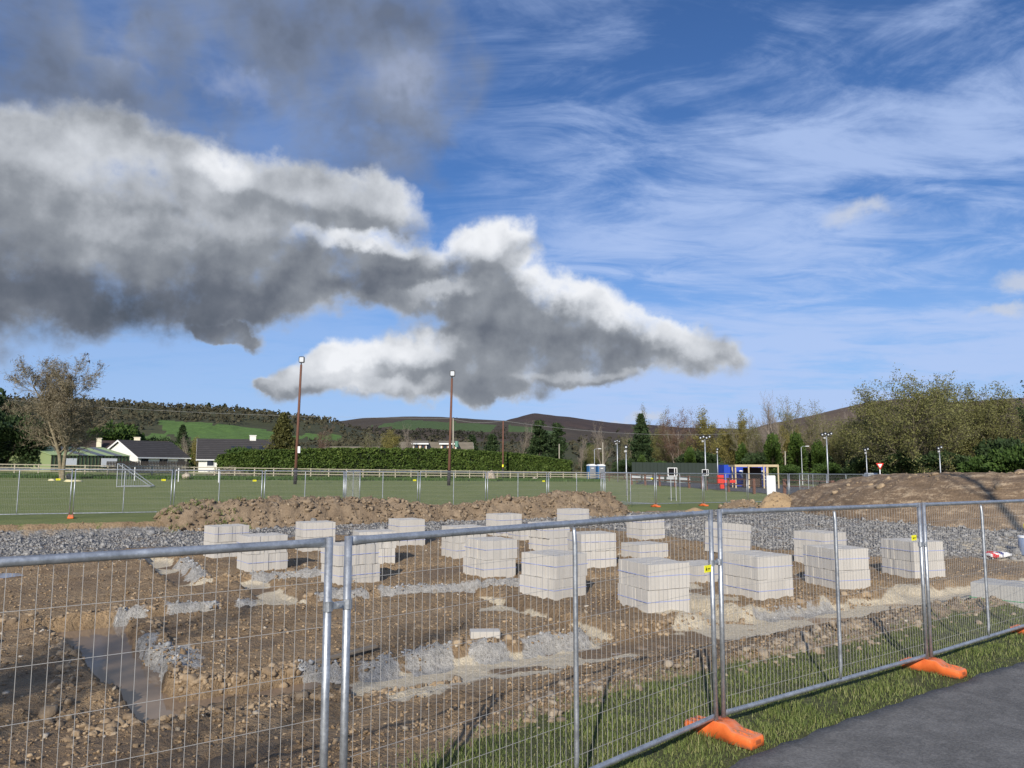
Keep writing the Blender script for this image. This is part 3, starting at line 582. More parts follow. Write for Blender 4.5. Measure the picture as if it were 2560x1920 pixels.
for i in (2, 8, 9, 10, 11, 12):
    foot(fj[i], FZ[i] - 0.02, math.atan2(FFD[1], FFD[0]), 'orange plastic fence foot under the far mesh fence', False, 'orange feet of the far fence')
for k, (i, f, z) in enumerate(((1, 0.86, 1.42), (2, 0.90, 1.40), (3, 0.90, 1.38), (5, 0.94, 1.40), (7, 0.93, 1.36), (9, 0.93, 1.5))):
    p = fj[i] * (1 - f) + fj[i + 1] * f + FFN * 0.012; sign_tag((p[0], p[1], FZ[i] + z), math.atan2(FFD[1], FFD[0]), 'yellow tag on the far mesh fence', 0.15, 0.065, 'yellow tags on the far fence')
p = fj[12] * 0.47 + fj[13] * 0.53 + FFN * 0.03; r = empty('site_notice_board', (p[0], p[1], FZ[12]), math.atan2(FFD[1], FFD[0])); tag(r, 'blank white board with rounded corners on the far mesh fence', 'board')
def rrect(w, h, c_, n=4):
    pts = []
    for (cx, cy, a0) in ((w / 2 - c_, h / 2 - c_, 0), (-w / 2 + c_, h / 2 - c_, 90), (-w / 2 + c_, -h / 2 + c_, 180), (w / 2 - c_, -h / 2 + c_, 270)):
        for k in range(n + 1): q = R(a0 + 90 * k / n); pts.append((cx + c_ * math.cos(q), cy + c_ * math.sin(q)))
    return pts
MB().prism([(a + 0.1, b + 1.12) for a, b in rrect(0.72, 1.18, 0.07)], -0.014, -0.006, 'y').build('board', WHITE, r)
MB().tube([(-0.28, 0, 0.0), (-0.28, 0, 1.75)], 0.018, 8).build('stake', GALV, r)

# ================================================================ concrete blocks
def block_material(name, base):
    m, t = mat(name, 0.95); n = t.noise(t.obj, 9, 5, 0.65); n2 = t.noise(t.obj, 90, 3, 0.7); oi = t.node('ShaderNodeObjectInfo').outputs['Random']
    f = t.math('ADD', t.math('MULTIPLY', n, 0.35), t.math('ADD', t.math('MULTIPLY', n2, 0.42), t.math('MULTIPLY', oi, 0.23)))
    t.put(t.b.inputs['Base Color'], t.ramp(f, [(0.2, tuple(x * 0.80 for x in base)), (0.5, base), (0.85, tuple(x * 1.13 for x in base))])); t.put(t.b.inputs['Normal'], t.bump(t.math('ADD', n2, t.math('MULTIPLY', n, 0.5)), 0.35, 0.006)); return m
BLOCK = block_material('concrete_block', (0.490, 0.464, 0.420)); BLOCK2 = block_material('weathered_block', (0.41, 0.40, 0.375))
BLUE = simple('blue_strap', (0.27, 0.33, 0.64), 0.4); GREEN = simple('green_strap', (0.03, 0.32, 0.12), 0.4)
BME = MB().box((0, 0, 0.22), (0.0990, 0.2135, 0.438)).mesh('block', BLOCK, False, 0.002); BME2 = MB().box((0, 0, 0.22), (0.0985, 0.2135, 0.438)).mesh('block', BLOCK2, False, 0.004)
def strap_mesh(Lx, Ly, z, m, nm):
    b = MB(); o = 0.0025; w = 0.010
    for (c_, d) in (((0, -Ly / 2 - o, z), (Lx + 4 * o, 0.0022, w)), ((0, Ly / 2 + o, z), (Lx + 4 * o, 0.0022, w)), ((-Lx / 2 - o, 0, z), (0.0022, Ly, w)), ((Lx / 2 + o, 0, z), (0.0022, Ly, w))): b.box(c_, d)
    return b.mesh(nm, m)
_strap = {}
prnd = random.Random(11)
def pack(x, y, z, rz, nx_, ny_, label, group, tilt=(0, 0), full=True, bme=None, strap=BLUE, sz=0.24):
    r = empty('block_pack', (x, y, z), rz); r.rotation_euler = (tilt[0], tilt[1], rz); tag(r, label, 'block pack', group)
    wob = [prnd.uniform(-0.012, 0.012) for _ in range(nx_)]
    for i in range(nx_):
        for j in range(ny_):
            if not full and 0 < i < nx_ - 1 and 0 < j < ny_ - 1: continue
            o = link('block', bme or BME, r, ((i - (nx_ - 1) / 2) * 0.1003, (j - (ny_ - 1) / 2) * 0.2165 + wob[i] + prnd.uniform(-0.002, 0.002), prnd.uniform(0, 0.008)), (0, prnd.uniform(-0.006, 0.006), prnd.uniform(-0.008, 0.008)))
    key = (nx_, ny_, strap.name, sz)
    if key not in _strap: _strap[key] = strap_mesh(nx_ * 0.1003 + 0.004, ny_ * 0.2165 + 0.022, sz, strap, 'strap')
    link('strap', _strap[key], r); return r
def solve(front, ul, ur, zf, Lr, Ll):
    """yaw of a pack from the picture of its front foot corner and its two side corners"""
    fx, fy = PZ(front[0], front[1], zf); best = None
    for k in range(2, 88):
        a = R(k); c_, s_ = math.cos(a), math.sin(a); rx, ry = fx + Lr * c_, fy + Lr * s_; lx, ly = fx - Ll * s_, fy + Ll * c_
        e = 0
        if ur: e += (1280 + F * rx / (ry * math.cos(TH)) - ur) ** 2
        if ul: e += (1280 + F * lx / (ly * math.cos(TH)) - ul) ** 2
        if best is None or e < best[0]: best = (e, a, fx, fy)
    return best
# front corner at the foot, left and right corners, tiers, which face shows the narrow block ends (r/l), base level, shift of the upper tier, lean
ST = [((534, 1396), 511, 640, 2, 'r', 0, 0), ((619, 1432), 596, 736, 2, 'r', -.02, 0), ((757, 1381), 740, 850, 2, 'r', 0, 0), ((847, 1468), 804, 963, 2, 'r', -.03, 0), ((893, 1416), 878, 1013, 2, 'r', .02, 0), ((1001, 1370), 968, 1077, 2, 'l', 0, 0),
      ((1138, 1398), 1100, 1225, 2, 'r', 0, 0), ((1210, 1450), 1154, 1299, 2, 'l', .05, 0), ((1246, 1349), 1211, 1310, 2, 'r', 0, 0), ((1302, 1357), 1267, 1362, 1, 'l', 0, 0), ((1375, 1384), 1330, 1414, 2, 'l', -.04, 0), ((1387, 1508), 1298, 1464, 2, 'l', .05, 0),
      ((1454, 1423), 1418, 1536, 2, 'r', 0, 0), ((1425, 1329), 1386, 1478, 2, 'r', 0, 0), ((1606, 1356), 1561, 1662, 2, 'r', 0, 0), ((1599, 1402), 1548, 1668, 1, 'r', 0, 0), ((1621, 1541), 1535, 1725, 2, 'l', .02, 0), ((1742, 1466), 1690, 1800, 1, 'r', 0, 0),
      ((1826, 1388), 1754, 1869, 2, 'l', 0, 6), ((1899, 1510), 1802, 1968, 2, 'l', 0, 0), ((2066, 1420), 1977, 2108, 2, 'l', 0, 0), ((2090, 1481), 2003, 2157, 2, 'l', 0, 0), ((2289, 1454), 2200, 2337, 2, 'l', 0, 0)]
ORD = ['first', 'second', 'third', 'fourth', 'fifth', 'sixth', 'seventh', 'eighth']
ROWS = {'along the rubble bed': [0, 2, 5, 8, 13, 14, 20], 'in the middle row': [1, 4, 6, 10, 12], 'along the front trench': [3, 7, 11, 16, 19, 21, 22]}
SLAB = {9: 'single blue-strapped pack of concrete blocks behind the front stacks by the soil', 15: 'single low pack of concrete blocks sunk beside a trench', 17: 'single pack of concrete blocks against the nearest stack', 18: 'leaning blue-strapped stack of concrete blocks before the rubble bed'}
for i, (fr, ul, ur, n, face, sh, lean) in enumerate(ST):
    z0 = -0.365 if fr[1] > 1400 else -0.34
    Lx, Ly = 1.015, 0.866
    Lr, Ll = (Lx, Ly) if face == 'r' else (Ly, Lx)
    e, a, fx, fy = solve(fr, ul, ur, z0, Lr, Ll)
    c_, s_ = math.cos(a), math.sin(a); cx, cy = fx + Lr / 2 * c_ - Ll / 2 * s_, fy + Lr / 2 * s_ + Ll / 2 * c_
    rz = a if face == 'r' else a + math.pi / 2
    la = R(lean)
    for k in range(n):
        tier = 'upper' if k else 'lower'
        row, no = next(((rw, q) for rw, lst in ROWS.items() if i in lst for q in (lst.index(i),)), ('', 0))
        lb = SLAB.get(i) if n == 1 else ('%s tier of the leaning stack of concrete blocks before the rubble bed' % tier if i == 18 else '%s blue-strapped block pack, %s stack %s from the pool' % (tier, ORD[no], row))
        gp = None if n == 1 or i == 18 else ('upper packs of the concrete block stacks' if k else 'lower packs of the concrete block stacks')
        dx = sh * k + (math.sin(la) * 0.44 * k if lean else 0); jz = a + (prnd.uniform(-.02, .02) if k else 0)
        pack(cx + dx * c_, cy + dx * s_, z0 + 0.444 * k - 0.012, rz + (jz - a), 10, 4, lb, gp, full=(k == n - 1), tilt=(la if lean else 0, 0))
lx_, ly_ = PZ(2451, 1526, -0.17); fx_, fy_ = PZ(2552, 1538, -0.17); a_ = math.atan2(fy_ - ly_, fx_ - lx_)
pack((lx_ + fx_) / 2 + 0.42 * math.cos(a_ + math.pi / 2) + 0.12, (ly_ + fy_) / 2 + 0.42 * math.sin(a_ + math.pi / 2), -0.18, a_ + math.pi / 2, 8, 5, 'weathered grey block pack with green strap beside the grass verge', None, bme=BME2, strap=GREEN, sz=0.2)
# loose things lying on the soil
x, y = PZ(1212, 1597, -0.33); b = MB().box((0, 0, 0.05), (0.44, 0.215, 0.10)).build('loose_block', BLOCK, None, (x, y, zg(x, y) - 0.005), (0.03, 0.02, R(8)), bevel=0.004); tag(b, 'single pale concrete block lying loose on the bare soil', 'block')
x, y = PZ(845, 1652, -0.33); WOODP = simple('weathered_plank', (0.30, 0.24, 0.17), 0.9, 0, 0.25, 12); b = MB().box((0, 0, 0.02), (1.25, 0.10, 0.035)).build('plank', WOODP, None, (x, y, zg(x, y) + 0.01), (0, R(-2), R(48)), bevel=0.003); tag(b, 'weathered timber plank lying on the soil behind the trench', 'plank')
x, y = PZ(2492, 1394, -0.25); r = empty('cement_bag', (x, y, zg(x, y) - 0.02), R(10)); tag(r, 'slumped cement bag with red, white and blue print on the rubble', 'cement bag')
def bag(w, l, h, m, name, x0=0.0):
    bm = bmesh.new(); bmesh.ops.create_cube(bm, size=1); bmesh.ops.subdivide_edges(bm, edges=bm.edges, cuts=5, use_grid_fill=True)
    for v in bm.verts:
        k = max(abs(v.co.x), abs(v.co.y)) * 2; e = (1 - 0.62 * k ** 3); v.co.z *= e; v.co = Vector((v.co.x * w + x0, v.co.y * l * (1 - .12 * abs(v.co.x)), v.co.z * h + 0.02 * math.sin(9 * v.co.x + 5 * v.co.y)))
    me = bpy.data.meshes.new(name); bm.to_mesh(me); bm.free(); me.materials.append(m); me.polygons.foreach_set('use_smooth', [True] * len(me.polygons)); return me
RED = simple('red_print', (0.55, 0.03, 0.04), 0.6); NAVY = simple('navy_print', (0.05, 0.06, 0.20), 0.6)
link('sack', bag(0.62, 0.40, 0.16, simple('sack_paper', (0.72, 0.71, 0.70), 0.8), 'sack'), r, (0, 0, 0.10))
link('printed_band', bag(0.24, 0.408, 0.166, RED, 'printed_band'), r, (-0.17, 0, 0.10)); link('printed_stripe', bag(0.08, 0.406, 0.164, NAVY, 'printed_stripe'), r, (0.02, 0, 0.10))
b = MB()
for k in range(5): b.box((-0.235 + k * 0.034, -0.150, 0.158), (0.020, 0.035, 0.006), mi=0)
b.build('lettering', WHITE, r, rot=None)
x, y = PZ(2566, 1392, -0.25); r = empty('plastic_drum', (x, y, zg(x, y))); tag(r, 'grey-blue plastic drum with white rim on the rubble bed', 'drum'); MB().tube([(0, 0, 0), (0, 0, 0.03), (0, 0, 0.24), (0, 0, 0.27), (0, 0, 0.50)], [0.15, 0.165, 0.17, 0.175, 0.17], 16).build('body', simple('drum_plastic', (0.18, 0.24, 0.36), 0.5), r, smooth=True); MB().tube([(0, 0, 0.49), (0, 0, 0.54)], 0.18, 16).build('lid', WHITE, r)
# ================================================================ loose stones, clods, rubble, grass
def rock_variants(n, sub, seed, squash=0.75, rough=0.35):
    out = []; rs = np.random.default_rng(seed)
    for i in range(n):
        bm = bmesh.new()
        if sub < 0: bmesh.ops.create_cube(bm, size=1.4); bmesh.ops.triangulate(bm, faces=bm.faces)
        else: bmesh.ops.create_icosphere(bm, subdivisions=sub, radius=1)
        V = np.array([v.co[:] for v in bm.verts]); Fc = np.array([[v.index for v in f.verts] for f in bm.faces]); bm.free()
        d_ = V / np.linalg.norm(V, axis=1)[:, None]; nz = 0.6 * fbm(d_[:, 0] * 1.7 + i * 9 + seed, d_[:, 1] * 1.7 + d_[:, 2] * 2.3, 3, seed)
        V = V * (1 + rough * rs.uniform(-1, 1, (len(V), 1)) + nz[:, None]) * rs.uniform(0.55, 1.2, (1, 3)); V[:, 2] *= squash; out.append((V, Fc))
    return out
def scatter(variants, P, S, tilt=0.5, seed=0, flat=None):
    """many copies of small shapes as one vertex / face array"""
    rs = np.random.default_rng(seed); Vs = []; Fs = []; b = 0; pick = rs.integers(0, len(variants), len(P))
    for k, (V, Fc) in enumerate(variants):
        idx = np.where(pick == k)[0]
        if not len(idx): continue
        n = len(idx); a = rs.uniform(0, 2 * np.pi, n); tx = rs.normal(0, tilt, n); ty = rs.normal(0, tilt, n)
        ca, sa = np.cos(a), np.sin(a); v = V[None] * S[idx][:, None, None] if S.ndim == 1 else V[None] * S[idx][:, None, :]
        x = v[..., 0]; y = v[..., 1]; z = v[..., 2]
        y, z = y * np.cos(tx)[:, None] - z * np.sin(tx)[:, None], y * np.sin(tx)[:, None] + z * np.cos(tx)[:, None]
        x, z = x * np.cos(ty)[:, None] + z * np.sin(ty)[:, None], -x * np.sin(ty)[:, None] + z * np.cos(ty)[:, None]
        x, y = x * ca[:, None] - y * sa[:, None], x * sa[:, None] + y * ca[:, None]
        v = np.stack([x, y, z], -1) + P[idx][:, None, :]; nv = V.shape[0]
        Vs.append(v.reshape(-1, 3)); Fs.append((Fc[None] + (np.arange(n) * nv)[:, None, None]).reshape(-1, Fc.shape[1]) + b); b += n * nv
    return np.concatenate(Vs), np.concatenate(Fs)
def stone_mat(name, stops, scale=2.2, bump=0.5):
    m, t = mat(name, 0.95); n = t.noise(t.pos, scale, 3, 0.6); w = t.node('ShaderNodeTexWhiteNoise', noise_dimensions='3D'); sn = t.vmath('SNAP', t.pos, (0.09, 0.09, 0.09)); t.put(w.inputs[0], sn)
    f = t.math('ADD', t.math('MULTIPLY', n, 0.4), t.math('MULTIPLY', w.outputs[0], 0.6)); n2 = t.noise(t.pos, 30, 4, 0.65)
    t.put(t.b.inputs['Base Color'], t.ramp(t.math('ADD', f, t.math('MULTIPLY', t.math('SUBTRACT', n2, 0.5), 0.5)), stops))
    t.put(t.b.inputs['Normal'], t.bump(n2, bump, 0.03)); return m
SOILM = stone_mat('clod_soil', [(0.15, (0.150, 0.099, 0.054)), (0.5, (0.290, 0.203, 0.120)), (0.85, (0.40, 0.297, 0.185))])
STONEM = stone_mat('pale_stone', [(0.1, (0.22, 0.17, 0.115)), (0.5, (0.36, 0.30, 0.22)), (0.9, (0.56, 0.51, 0.43))])
RUBM = stone_mat('grey_rubble', [(0.1, (0.15, 0.147, 0.142)), (0.45, (0.235, 0.23, 0.222)), (0.75, (0.325, 0.316, 0.30)), (0.97, (0.47, 0.45, 0.42))])
CLAYM = stone_mat('clay_clod', [(0.1, (0.13, 0.092, 0.058)), (0.45, (0.265, 0.192, 0.120)), (0.8, (0.39, 0.295, 0.19)), (0.95, (0.46, 0.365, 0.25))])
BERMM = stone_mat('dry_crumb', [(0.1, (0.155, 0.115, 0.078)), (0.5, (0.275, 0.215, 0.150)), (0.9, (0.40, 0.335, 0.25))])
SPOILC = stone_mat('spoil_clod', [(0.1, (0.095, 0.068, 0.044)), (0.45, (0.20, 0.148, 0.097)), (0.8, (0.315, 0.242, 0.162)), (0.95, (0.40, 0.32, 0.225))])
GREYM = stone_mat('grey_spill', [(0.1, (0.14, 0.14, 0.14)), (0.5, (0.30, 0.305, 0.305)), (0.9, (0.52, 0.52, 0.51))])
RV1 = rock_variants(10, 1, 1, 0.75, 0.42); RV2 = rock_variants(10, 2, 5, 0.8, 0.16); RV0 = rock_variants(8, -1, 2, 0.7, 0.4)
def cand(n, seed, ylo, yhi, margin=1.15):
    """random places, denser near the viewer, within the site"""
    rs = np.random.default_rng(seed); y = ylo * (yhi / ylo) ** rs.random(n); x = y * rs.uniform(-0.72, 0.72, n) * margin; return x, y
def stuff(name, V, Fc, m, label, cat, parent=None, smooth=False):
    o = link(name, npmesh(name, V, Fc, m, smooth), parent); o['kind'] = 'stuff'
    if not parent: tag(o, label, cat)
    return o
x, y = cand(70000, 5, 4.0, 28); z, M = ground(x, y); dens = fbm(x * 0.8, y * 0.8, 3, 91)
k = (M['soil'] > 0.6) & (M['gravel'] < 0.3) & (M['cream'] < 0.3) & (z > -0.47) & (np.random.default_rng(1).random(len(x)) < 0.45 + 1.0 * dens + 0.3 * M['berm'])
x, y, z = x[k], y[k], z[k]; n = len(x); S = np.random.default_rng(2).lognormal(-4.45, 0.55, n) * (0.6 + 0.045 * y)
big = S > 0.032
V, Fc = scatter(RV0, np.stack([x, y, z + S * 0.2], 1)[~big], S[~big], 0.4, 3); stuff('soil_clods', V, Fc, SOILM, 'small brown soil clods strewn over the bare site', 'soil clods')
V, Fc = scatter(RV1, np.stack([x, y, z - S * 0.1], 1)[big], S[big] * 0.9, 0.4, 4); stuff('soil_lumps', V, Fc, SOILM, 'larger rounded soil lumps strewn over the bare site', 'soil lumps')
x, y = cand(9000, 15, 4.2, 26); z, M = ground(x, y); k = (M['soil'] > 0.6) & (M['gravel'] < 0.3) & (z > -0.47) & (np.random.default_rng(6).random(len(x)) < 0.09 + 0.45 * M['berm'] + 0.25 * M['clay']); x, y, z = x[k], y[k], z[k]
S = np.random.default_rng(7).lognormal(-4.2, 0.55, len(x)) * (0.7 + 0.04 * y); V, Fc = scatter(RV0, np.stack([x, y, z + S * 0.2], 1), S, 0.3, 8); stuff('pale_stones', V, Fc, STONEM, 'pale stones scattered over the soil', 'stones')
# crumbly lumps on the trench rims, the pool banks and the berm beside the verge
def along(pts, n, width, seed):
    rs = np.random.default_rng(seed); t = rs.random(n) * (len(pts) - 1); i = t.astype(int); f = t - i; A = np.array(pts); p = A[i] * (1 - f)[:, None] + A[i + 1] * f[:, None]; return p[:, 0] + rs.normal(0, width, n), p[:, 1] + rs.normal(0, width, n)
xs_, ys_, ms_ = [], [], []
for j, (a, b, c_, d, n) in enumerate(((1.35, 2.9, 10.4, 10.42, 260), (1.4, 1.42, 10.4, 15.0, 260), (0.1, 0.12, 9.6, 15.0, 300), (1.0, 4.6, 9.3, 9.32, 260), (0.2, 1.2, 9.25, 9.3, 180), (3.2, 9.0, 10.42, 10.44, 260), (-2, 7.5, 16.1, 16.12, 260), (8, 15, 10.45, 10.5, 200), (3.1, 3.12, 20, 25, 140), (2.6, 9, 19.9, 19.95, 160))):
    q = np.random.default_rng(100 + j); g1 = q.uniform(a, b, n) + q.normal(0, 0.07, n); g2 = q.uniform(c_, d, n) + q.normal(0, 0.09, n); X_, Y_ = ungrid(g1, g2); xs_.append(X_); ys_.append(Y_)
x = np.concatenate(xs_); y = np.concatenate(ys_); z, M = ground(x, y); S = np.random.default_rng(8).lognormal(-3.25, 0.5, len(x)); gy = M['grey'] > 0.35; S = np.where(gy, S * 0.4, S * 0.75)
for sel, m_, nm, lb, ct in ((~gy, CLAYM, 'clay_lumps', 'tan clay lumps crumbling along the trench edges', 'clay lumps'), (gy, GREYM, 'grey_lumps', 'pale grey gritty lumps along the trench edges', 'grey lumps')):
    V, Fc = scatter(RV2, np.stack([x, y, z + S * 0.0], 1)[sel], S[sel], 0.4, 9); stuff(nm, V, Fc, m_, lb, ct)
x, y = along(SB[3:-1], 1500, 0.2, 31); x, y = x - 0.12, y + 0.22; z, M = ground(x, y); k = (x > 2.6) | (np.random.default_rng(3).random(len(x)) < 0.25); x, y, z = x[k], y[k], z[k]; S = np.random.default_rng(9).lognormal(-3.75, 0.55, len(x)); V, Fc = scatter(RV2, np.stack([x, y, z + S * 0.05], 1), S, 0.4, 12)
stuff('berm_rubble', V, Fc, BERMM, 'dry crumbled soil and stones piled along the grass verge', 'rubble')
# rubble bed
rs = np.random.default_rng(21); n = 78000; y = rs.uniform(19, 40, n); x = y * rs.uniform(-0.76, 0.80, n); z, M = ground(x, y); k = (M['gravel'] > 0.45) & (rs.random(n) < 0.5 + 0.25 * (24 / y) ** 2); x, y, z = x[k], y[k], z[k]; S = rs.lognormal(-3.45, 0.42, len(x))
V, Fc = scatter(RV0, np.stack([x, y, z + S * 0.3], 1), S, 0.6, 22); stuff('rubble_stones', V, Fc, RUBM, 'grey crushed stone of the rubble bed round the site', 'crushed stone')
print('rubble', len(x))

# ---------------------------------------------------------------- verge grass
def leafy(t, k):
    tr = t.node('ShaderNodeBsdfTranslucent'); src = t.b.inputs['Base Color'].links[0].from_socket; t.put(tr.inputs[0], src); mx = t.node('ShaderNodeMixShader'); mx.inputs[0].default_value = k
    out = [n for n in t.n if n.type == 'OUTPUT_MATERIAL'][0]; t.l.new(t.b.outputs[0], mx.inputs[1]); t.l.new(tr.outputs[0], mx.inputs[2]); t.l.new(mx.outputs[0], out.inputs[0])
def blade_mat(name, stops):
    m, t = mat(name, 0.6); w = t.node('ShaderNodeAttribute', attribute_name='rnd').outputs['Fac']; n = t.noise(t.pos, 1.6, 3, 0.6)
    t.put(t.b.inputs['Base Color'], t.ramp(t.math('ADD', t.math('MULTIPLY', w, 0.65), t.math('MULTIPLY', n, 0.35)), stops)); t.b.inputs['Specular IOR Level'].default_value = 0.25
    leafy(t, 0.2); return m
def blades(name, x, y, z, h, wd, m, label, cat, seed, bend=0.45):
    rs = np.random.default_rng(seed); n = len(x); a = rs.uniform(0, 2 * np.pi, n); b = rs.uniform(0, 2 * np.pi, n); k = rs.uniform(0.1, 1, n) * bend * h
    px_, py_ = np.cos(a) * wd, np.sin(a) * wd; dx, dy = np.cos(b) * k, np.sin(b) * k; B = np.stack([x, y, z - 0.01], 1); e = np.stack([px_, py_, np.zeros(n)], 1)
    mid_ = B + np.stack([dx * 0.35, dy * 0.35, h * 0.6], 1); tip = B + np.stack([dx, dy, h * (1 - 0.25 * rs.random(n))], 1)
    V = np.stack([B - e, B + e, mid_ - e * 0.7, mid_ + e * 0.7, tip], 1).reshape(-1, 3); o = (np.arange(n) * 5)[:, None]
    me = npmesh(name, V, [np.array([[0, 1, 3, 2]]) + o, np.array([[2, 3, 4]]) + o], m); at = me.attributes.new('rnd', 'FLOAT', 'POINT'); at.data.foreach_set('value', np.repeat(rs.random(n), 5).astype(np.float32))
    ob = link(name, me); ob['kind'] = 'stuff'; return tag(ob, label, cat)
GB = blade_mat('grass_blades', [(0.1, (0.080, 0.120, 0.030)), (0.4, (0.145, 0.190, 0.050)), (0.7, (0.220, 0.250, 0.080)), (0.9, (0.40, 0.36, 0.19))])
rs = np.random.default_rng(41); n = 300000; y = 3.4 * (22 / 3.4) ** rs.random(n); x = y * rs.uniform(-0.35, 0.80, n); q = pdist(x, y, SB); pq = pdist(x, y, PB)
k = (q < 0.12 * rs.normal(0, 1, n) + 0.05) & (pq > -0.04 + 0.06 * np.abs(rs.normal(0, 1, n))) & (y > 3.0); k &= (fbm(x * 1.5, y * 1.5, 3, 67) + 0.25 * rs.normal(0, 1, n)) > -0.34; x, y = x[k], y[k]; z, M = ground(x, y); cl = fbm(x * 2.2, y * 2.2, 3, 66)
h = np.clip(0.030 + 0.05 * cl + 0.03 * rs.random(len(x)), 0.012, 0.12) * (1 + 0.35 * np.exp(-(pdist(x, y, FP) / 0.25) ** 2)); blades('verge_grass', x, y, z, h, 0.0020 + 0.0008 * rs.random(len(x)) + 0.00015 * y, GB, 'green grass verge between the path and the bare soil', 'grass', 42, 0.8)
print('blades', len(x))
# rough strip of longer grass in front of the timber fence
rs = np.random.default_rng(43); n = 42000; tt = rs.random(n)

# ================================================================ heaps
def heap(name, cl, hw, hh, res, matl, label, cat, seed, rough=0.22, base=None, clods=0, cs=0.10, cmat=None, profile=1.6, ls=2.6):
    """a long heap over a centre line: cl points (x, y), half widths, heights"""
    C = np.array(cl, float); seg = np.hypot(*np.diff(C, axis=0).T); cum = np.concatenate([[0], np.cumsum(seg)]); n = max(8, int(cum[-1] / res)); s = np.linspace(0, cum[-1], n)
    cx = np.interp(s, cum, C[:, 0]); cy = np.interp(s, cum, C[:, 1]); w = np.interp(s, cum, hw); h = np.interp(s, cum, hh); tx = np.gradient(cx); ty = np.gradient(cy); L = np.hypot(tx, ty); nx_, ny_ = -ty / L, tx / L
    m_ = int(2 * max(hw) / res) + 2; q = np.linspace(-1.12, 1.12, m_); X = cx[:, None] + nx_[:, None] * q * w[:, None]; Y = cy[:, None] + ny_[:, None] * q * w[:, None]
    ends = np.minimum(1, np.minimum(s, cum[-1] - s)[:, None] / (w[:, None] * 0.9)); prof = np.clip(1 - np.abs(q[None]) ** profile - (1 - np.clip(ends, 0, 1)) ** 2, -0.05, 1) + 0 * X
    up = sst(0.0, 0.25, prof); Z0 = np.array([ground(X.ravel(), Y.ravel(), False)]).reshape(X.shape)
    Z = Z0 - 0.08 + h[:, None] * prof * (1 + 0.30 * fbm(X * 0.6, Y * 0.6, 3, seed)) + up * rough * (fbm(X * 1.7, Y * 1.7, 3, seed + 3) * 0.6 + lumps(X * ls, Y * ls, seed + 5) * 0.75 + 0.35 * lumps(X * ls * 2.6, Y * ls * 2.6, seed + 8))
    ii = (np.arange(n - 1)[:, None] * m_ + np.arange(m_ - 1)[None]).ravel(); me = npmesh(name, np.stack([X, Y, Z], -1).reshape(-1, 3), np.stack([ii, ii + 1, ii + m_ + 1, ii + m_], 1)[:, ::-1], matl, True)
    root = empty(name, (float(C[len(C) // 2, 0]), float(C[len(C) // 2, 1]), float(Z0.mean()))); tag(root, label, cat); o = link('earth', me, root); o.matrix_parent_inverse = Matrix.Translation(-root.location)
    if clods:
        r_ = np.random.default_rng(seed); i = r_.integers(0, n, clods); j = r_.integers(0, m_, clods); k = up[i, j] > 0.05; i, j = i[k], j[k]; S = r_.lognormal(math.log(cs), 0.55, len(i)); P = np.stack([X[i, j] + r_.normal(0, .06, len(i)), Y[i, j] + r_.normal(0, .06, len(i)), Z[i, j] - S * 0.15], 1)
        V, Fc = scatter(RV1, P, S, 0.5, seed + 1); cc = stuff('clods', V, Fc, cmat or matl, None, None, root); cc.matrix_parent_inverse = Matrix.Translation(-root.location)
    return root, (X, Y, Z)
def earth(name, stops, scale=1.1, bump=0.7):
    m, t = mat(name, 0.95); n1 = t.noise(t.pos, scale, 6, 0.65); n2 = t.noise(t.pos, 16, 4, 0.65); f = t.math('ADD', t.math('MULTIPLY', n1, 0.6), t.math('MULTIPLY', n2, 0.4))
    t.put(t.b.inputs['Base Color'], t.ramp(f, stops)); t.put(t.b.inputs['Normal'], t.bump(n2, bump, 0.06)); return m
SPOIL = earth('spoil_earth', [(0.3, (0.105, 0.075, 0.049)), (0.5, (0.22, 0.162, 0.106)), (0.7, (0.34, 0.262, 0.178))]); SAND = earth('sand_earth', [(0.3, (0.26, 0.175, 0.095)), (0.55, (0.42, 0.295, 0.165)), (0.75, (0.52, 0.39, 0.24))])
def on(u, d): # place on the line in front of the far fence by picture column, d metres in front
    a = (u - 1280) / F; t_ = (FF0[0] + FFN[0] * d - a * (FF0[1] + FFN[1] * d)) / (a * FFD[1] - FFD[0]); return tuple(FF0 + FFN * d + FFD * t_)
us = [395, 480, 560, 700, 860, 960, 1060, 1130, 1220, 1320, 1420, 1500, 1560]
heap('spoil_heap', [on(u, 1.75 if u < 1000 else 2.3) for u in us], [0.9, 1.25, 1.3, 1.3, 1.3, 1.2, 1.0, 1.0, 1.2, 1.3, 1.5, 1.5, 1.2], [0.25, 0.50, 0.62, 0.62, 0.64, 0.58, 0.32, 0.30, 0.40, 0.62, 0.80, 0.86, 0.45], 0.06, SPOIL, 'long lumpy ridge of tan excavated soil in front of the playing field', 'spoil heap', 300, 0.30, clods=6000, cs=0.045, cmat=SPOILC, ls=2.4)
heap('sand_heap', [(11.9, 38.1), (13.0, 38.6), (14.7, 39.3)], [1.2, 1.8, 1.6], [0.5, 1.22, 0.75], 0.07, SAND, 'small orange-brown sand heap beside the big earth mound', 'sand heap', 320, 0.14, profile=1.3, clods=350, cs=0.04, cmat=CLAYM)
heap('low_sand_heap', [on(1690, 3.6), on(1730, 3.7), on(1770, 3.7)], [0.6, 0.8, 0.6], [0.2, 0.42, 0.2], 0.08, SAND, 'low smooth pile of sandy soil before the far fence', 'sand heap', 330, 0.05)
heap('loose_soil_heap', [on(1800, 2.9), on(1850, 2.8), on(1890, 2.8)], [0.5, 0.7, 0.5], [0.25, 0.5, 0.3], 0.08, SPOIL, 'low crumbly soil heap between the sand heap and the orange feet', 'spoil heap', 333, 0.16, clods=200, cs=0.06, cmat=CLAYM)
